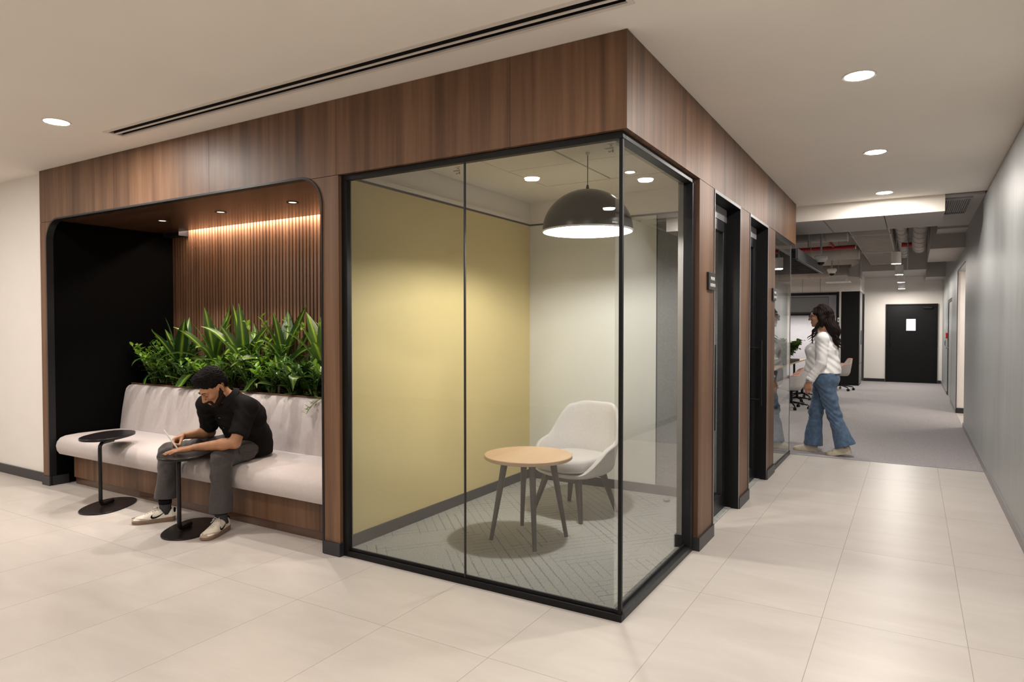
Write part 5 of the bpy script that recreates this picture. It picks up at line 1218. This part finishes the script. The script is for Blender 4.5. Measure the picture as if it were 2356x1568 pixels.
# cargo trousers
S = SDF((-3.76, -.28, .10), (-2.82, .52, .72), .0055)
ft = lambda g: fold(g, .0045, (24, 24, 30), 2.5) + .003 * np.sin(75 * g[..., 2] + 55 * g[..., 1] + 4 * np.sin(18 * g[..., 0] + 12 * g[..., 1]))
S.cap((-3.11, .32, .55), (-3.27, .32, .55), .098, .098, .04)
for hp, kn, an, zc in ((hipL, knL, anL, .135), (hipR, knR, anR, .165)):
    hp2 = np.array(hp) + (0, 0, -.002); S.cap(hp2, kn, .082, .070, .05, fn=ft); kn_ = np.array(kn); an_ = np.array(an)
    t_ = (kn_[2] - zc) / (kn_[2] - an_[2]); hem = lerp(kn_, an_, t_); S.cap(kn_, lerp(kn_, hem, .30), .071, .068, .03, fn=ft); S.cap(lerp(kn_, hem, .2), hem, .068, .076, .02, fn=lambda g: fold(g, .0065, (34, 30, 14), 4.), flat=True)
    # knee and shin creases
    S.cap(kn_ + (-.05, -.035, -.03), kn_ + (.045, .03, -.055), .011, .009, .014)
pk = lerp(hipL, knL, .45) + (.082, -.01, 0); S.ell(pk, (.022, .085, .060), .006)
pk = lerp(hipR, knR, .5) + (.0, -.06, .03) ; S.ell(pk, (.05, .05, .05), .01)
S.clip((0, 0, .112), (0, 0, -1)); S.clip((0, 0, .64), (0, 0, 1))
tr = S.mesh('trousers', M['trouser'], man)
fl_ = lerp(hipL, knL, .45) + (.1035, -.01, .035)
obj('pocket_flap', MB().hexa([(fl_[0] - .012, fl_[1] - .075, fl_[2] - .030), (fl_[0] + .006, fl_[1] - .075, fl_[2] - .030), (fl_[0] + .006, fl_[1] + .075, fl_[2] - .022), (fl_[0] - .012, fl_[1] + .075, fl_[2] - .022), (fl_[0] - .03, fl_[1] - .078, fl_[2] + .004), (fl_[0] - .012, fl_[1] - .078, fl_[2] + .004), (fl_[0] - .012, fl_[1] + .078, fl_[2] + .012), (fl_[0] - .03, fl_[1] + .078, fl_[2] + .012)]), M['trouser'], man, bevel=.004)
for an in (anL, anR):
    q = MB().tube([(an[0], an[1] + .005, .055), (an[0], an[1], .10), (an[0], an[1], .135)], [.046, .040, .043], 20); obj('sock', q, M['sock'], man, smooth=True)
    obj('sock_band', MB().tube([(an[0], an[1], .128), (an[0], an[1], .175)], [.0445, .047], 20), M['sockb'], man, smooth=True)
for hl, to in (((-3.520, -.085), (-3.705, -.345)), ((-2.988, -.022), (-2.88, -.30))):
    sr = bpy.data.objects.new('shoe', None); COL.objects.link(sr); sr.parent = man
    shoe(sr, hl, to, 0.0005)
# pen
pn = thing('pen', 'white stylus pen in the hand of seated man', 'pen', (-3.37, -.235, .556))
a_, b_ = Vector((-3.285, -.195, .5545)), Vector((-3.345, -.275, .715))
obj('barrel', MB().tube([a_.lerp(b_, .10), a_.lerp(b_, .95), b_], [.0048, .0050, .0036], 16), M['white'], pn, smooth='angle')
obj('nib', MB().tube([a_, a_.lerp(b_, .10)], [.0008, .0046], 14), M['graym'], pn, smooth='angle')
# ---------------- the walking woman
wm = thing('person', 'woman with long dark hair in white shirt and flared jeans walking left on the carpet', 'person', (.33, 5.3, 0))
wh = (.335, 5.30, .90); wc = (.335, 5.30, 1.16); wn_ = (.335, 5.30, 1.375)
hL, hR = (.35, 5.22, .86), (.34, 5.38, .86)
kL, kR = (.455, 5.215, .47), (.255, 5.375, .47)
aL, aR = (.575, 5.205, .125), (.225, 5.375, .085)
sL, sR = (.345, 5.135, 1.305), (.345, 5.465, 1.305)
eL, wL = (.335, 5.085, 1.045), (.215, 5.075, .835)
eR, wR = (.415, 5.50, 1.04), (.40, 5.48, .80)
WC = (.292, 5.30, 1.562); WR = frame((-1, -.04, -.03))
S = SDF((-.02, 4.98, .0), (.74, 5.62, 1.72), .0055)
S.cap(wh, wc, .105, .095, .05, sq=(0, 1, 0), fq=1.25).cap(wc, wn_, .10, .05, .05, sq=(0, 1, 0), fq=1.3)
S.cap(sL, wn_, .045, .045, .04).cap(sR, wn_, .045, .045, .04)
S.cap((.335, 5.30, 1.37), (.312, 5.30, 1.485), .052, .047, .02)
for hp, kn, an in ((hL, kL, aL), (hR, kR, aR)): S.cap(hp, kn, .08, .05, .03).cap(kn, an, .05, .036, .02)
for sh_, el, wr_ in ((sL, eL, wL), (sR, eR, wR)): S.cap(sh_, el, .044, .036, .02).cap(el, wr_, .036, .024, .02)
head(S, WC, WR, True)
hand(S, wL, (-.10, 0, -1), (.25, .9, -.05), (-.97, .15, 0), 1.0, curl=(.35, .42, .5, .55), spread=.01, thumb=(.45, .9, .1))
hand(S, wR, (-.05, 0, -1), (.25, -.9, 0), (-.97, -.15, 0), .95, curl=(.3, .4, .5, .55), spread=.01, thumb=(.45, .9, .1))
S.mesh('body', M['skin2'], wm, head_tint(WC, WR, lip=(.95, .5, .5)))
Ww = lambda p: np.array(WC) + WR @ np.array(p)
# hair
S = SDF((.02, 5.05, 1.14), (.62, 5.55, 1.74), .0045)
wv = lambda g: .0022 * np.sin(330 * g[..., 0] + 5 * np.sin(30 * g[..., 2]) + 120 * g[..., 1]) + .0045 * np.sin(70 * g[..., 0] + 40 * g[..., 1] + 3 * np.sin(22 * g[..., 2])) * np.sin(60 * g[..., 1] + 2.5 * np.sin(26 * g[..., 2] + 20 * g[..., 0])) + .005 * np.sin(38 * g[..., 2] + 30 * g[..., 0])
S.ell(Ww((0, -.022, .045)), (.083, .104, .090), .01, 'u', WR, fn=wv)
S.cap(Ww((0, -.075, .03)), (.43, 5.30, 1.40), .062, .070, .03, sq=(0, 1, 0), fq=1.4, fn=wv).cap((.43, 5.30, 1.42), (.465, 5.29, 1.27), .070, .038, .03, sq=(0, 1, 0), fq=1.35, fn=wv)
S.cap(Ww((.070, -.02, .03)), Ww((.072, -.02, -.10)), .034, .030, .02, fn=wv).cap(Ww((-.070, -.02, .03)), Ww((-.072, -.02, -.10)), .034, .030, .02, fn=wv)
S.ell(Ww((0, .078, -.03)), (.062, .070, .075), .012, 's', WR)
hair = S.mesh('hair', M['hair2'], wm)
rnd = random.Random(3)
for k in range(9):       # loose locks falling over the front of the shoulder and the back
    if k < 5: p0 = Vector(Ww((.070, -.005, -.03 - .01 * k))); ends_ = Vector((.225 - .010 * k, 5.165 + .01 * k, 1.245 + .016 * k))
    else: p0 = Vector((.46, 5.22 + .04 * (k - 5), 1.36)); ends_ = Vector((.50 + .012 * (k - 5), 5.22 + .035 * (k - 5), 1.20 + .01 * (k % 2)))
    pts = [p0.lerp(ends_, f) + Vector((.014 * math.sin(14 * f + k), .010 * math.cos(13 * f + k), .0)) for f in np.linspace(0, 1, 12)]
    obj('hair_lock', MB().tube(pts, [.016 * (1 - .9 * (i / 11) ** 1.6) + .001 for i in range(12)], 8, flat=.6), M['hair2'], hair, smooth=True)
# glasses
gl = MB()
for sx in (-1, 1):
    ring = [Ww((sx * .032 + .023 * math.cos(a), .1085 - .10 * (abs(sx * .032 + .023 * math.cos(a)) ** 2) * 3, .000 + .018 * math.sin(a))) for a in np.linspace(0, 2 * math.pi, 25)]
    gl.tube(ring, .0022, 8, caps=False); gl.tube([Ww((sx * .055, .098, .006)), Ww((sx * .071, .08, .007)), Ww((sx * .080, .0, .006)), Ww((sx * .079, -.025, -.008))], .0020, 8)
gl.tube([Ww((-.010, .110, .006)), Ww((0, .116, .009)), Ww((.010, .110, .006))], .002, 8)
obj('glasses', gl, M['black'], wm, smooth=True)
for sx in (-1, 1): obj('eyebrow', MB().tube([Ww((sx * .012, .0985, .026)), Ww((sx * .028, .0965, .032)), Ww((sx * .048, .080, .027))], [.0022, .0028, .0012], 8, flat=.6), M['hair2'], wm, smooth=True)
for sx in (-1, 1): obj('eyelashes', MB().tube([Ww((sx * .018, .0895, .004)), Ww((sx * .031, .0925, .0055)), Ww((sx * .044, .083, .003))], [.0012, .0018, .0012], 6), M['hair2'], wm)
# white shirt
S = SDF((0, 4.96, .72), (.66, 5.64, 1.46), .006)
fw = lambda g: fold(g, .004, (22, 24, 12), 3.) + .0014 * np.sin(60 * g[..., 2] + 70 * g[..., 0] + 4 * np.sin(18 * g[..., 2] + 9 * g[..., 0]))
S.cap((.335, 5.30, 1.18), (.335, 5.30, 1.29), .128, .10, .05, sq=(0, 1, 0), fq=1.32, fn=fw)
S.cap((.205, 5.24, 1.175), (.215, 5.36, 1.175), .062, .062, .06)                       # chest
S.cap((.325, 5.30, .93), (.33, 5.30, 1.17), .200, .145, .05, sq=(0, 1, 0), fq=1.03, fn=lambda g: fold(g, .008, (18, 20, 7), 5.) + .004 * np.sin(70 * g[..., 0] + 14 * np.sin(6 * g[..., 2])))
S.clip((.33, 5.3, .925), (-.06, 0, -1))
S.cap(sL, (.34, 5.27, 1.35), .055, .050, .04).cap(sR, (.34, 5.33, 1.35), .055, .050, .04)
for sh_, el, wr_ in ((sL, eL, wL), (sR, eR, wR)):
    S.cap(sh_, el, .064, .056, .03, fn=fw); S.cap(el, lerp(el, wr_, .93), .057, .046, .02, fn=fw, flat=True)
S.clip((.325, 5.30, 1.385), (-.35, 0, 1))
ws = S.mesh('shirt', M['shirt_white'], wm)
q = MB(); c0 = np.array((.330, 5.30, 1.372)); nd = np.array((-.30, 0, 1.)); nd /= np.linalg.norm(nd); l_ = np.array((0, 1., 0)); b_ = np.cross(l_, nd); b_ = b_ if b_[0] > 0 else -b_
for i in range(29):
    a = R(-150 + 300 * i / 28); o_ = l_ * math.sin(a) + b_ * math.cos(a)
    for hh, rr in ((-.008, .064), (.028, .058), (.032, .062), (.0 - .03 * (abs(i - 14) / 14) ** 3, .082), (-.008, .068)): q.v.append(tuple(c0 + o_ * rr + nd * hh))
for i in range(28):
    for j in range(5): a = i * 5; q.f.append((a + j, a + (j + 1) % 5, a + 5 + (j + 1) % 5, a + 5 + j))
q.f += [(0, 1, 2, 3, 4), tuple(28 * 5 + j for j in (4, 3, 2, 1, 0))]
obj('collar', q, M['shirt_white'], wm, smooth='angle')
S = SDF((.1, 4.98, .76), (.40, 5.16, .96), .005); e_ = lerp(eL, wL, .83); S.cap(e_, lerp(eL, wL, .965), .050, .049, .01, flat=True); S.mesh('cuff', M['shirt_white'], ws)
# watch
wa = lerp(eL, wL, .985); dv = np.array(wL) - np.array(eL); dv /= np.linalg.norm(dv); obj('watch', MB().cyl(wa - dv * .008, wa + dv * .008, .0285, n=24).cyl(wa + np.array((-.018, -.020, .0)), wa + np.array((-.024, -.027, 0)), .016, n=20), M['alu'], wm, smooth='angle')
# jeans
S = SDF((.0, 5.02, .03), (.82, 5.58, 1.0), .0055)
fj = lambda g: fold(g, .005, (24, 24, 22), 6.) + .003 * np.sin(95 * g[..., 2] + 50 * g[..., 0] + 4 * np.sin(20 * g[..., 0] + 9 * g[..., 2]))
S.cap((.345, 5.24, .90), (.345, 5.36, .90), .125, .125, .04, sq=(1, 0, 0), fq=1.12); S.cap((.385, 5.24, .84), (.385, 5.36, .84), .115, .115, .05)
for hp, kn, an, hz in ((hL, kL, aL, .105), (hR, kR, aR, .055)):
    kn_, an_ = np.array(kn), np.array(an); S.cap(hp, kn, .108, .073, .04, fn=fj); S.cap(kn_, lerp(kn_, an_, .4), .073, .070, .03, fn=fj); S.cap(lerp(kn_, an_, .3), lerp(kn_, an_, 1.02) , .070, .100, .02, sq=(1, 0, 0), fq=1.08, fn=lambda g: fold(g, .005, (30, 26, 16), 2.), flat=True)
S.clip((0, 0, .985), (0, 0, 1))
jn = S.mesh('jeans', M['denim'], wm)
for hl, to, tp in (((.275, 5.375), (.0, 5.372), 0.0), ((.645, 5.20), (.40, 5.205), .24)):
    sr = bpy.data.objects.new('shoe', None); COL.objects.link(sr); sr.parent = wm
    shoe(sr, hl, to, .001, .262, ('canvas', 'canvas_sole', None), tip=tp, logo=False)
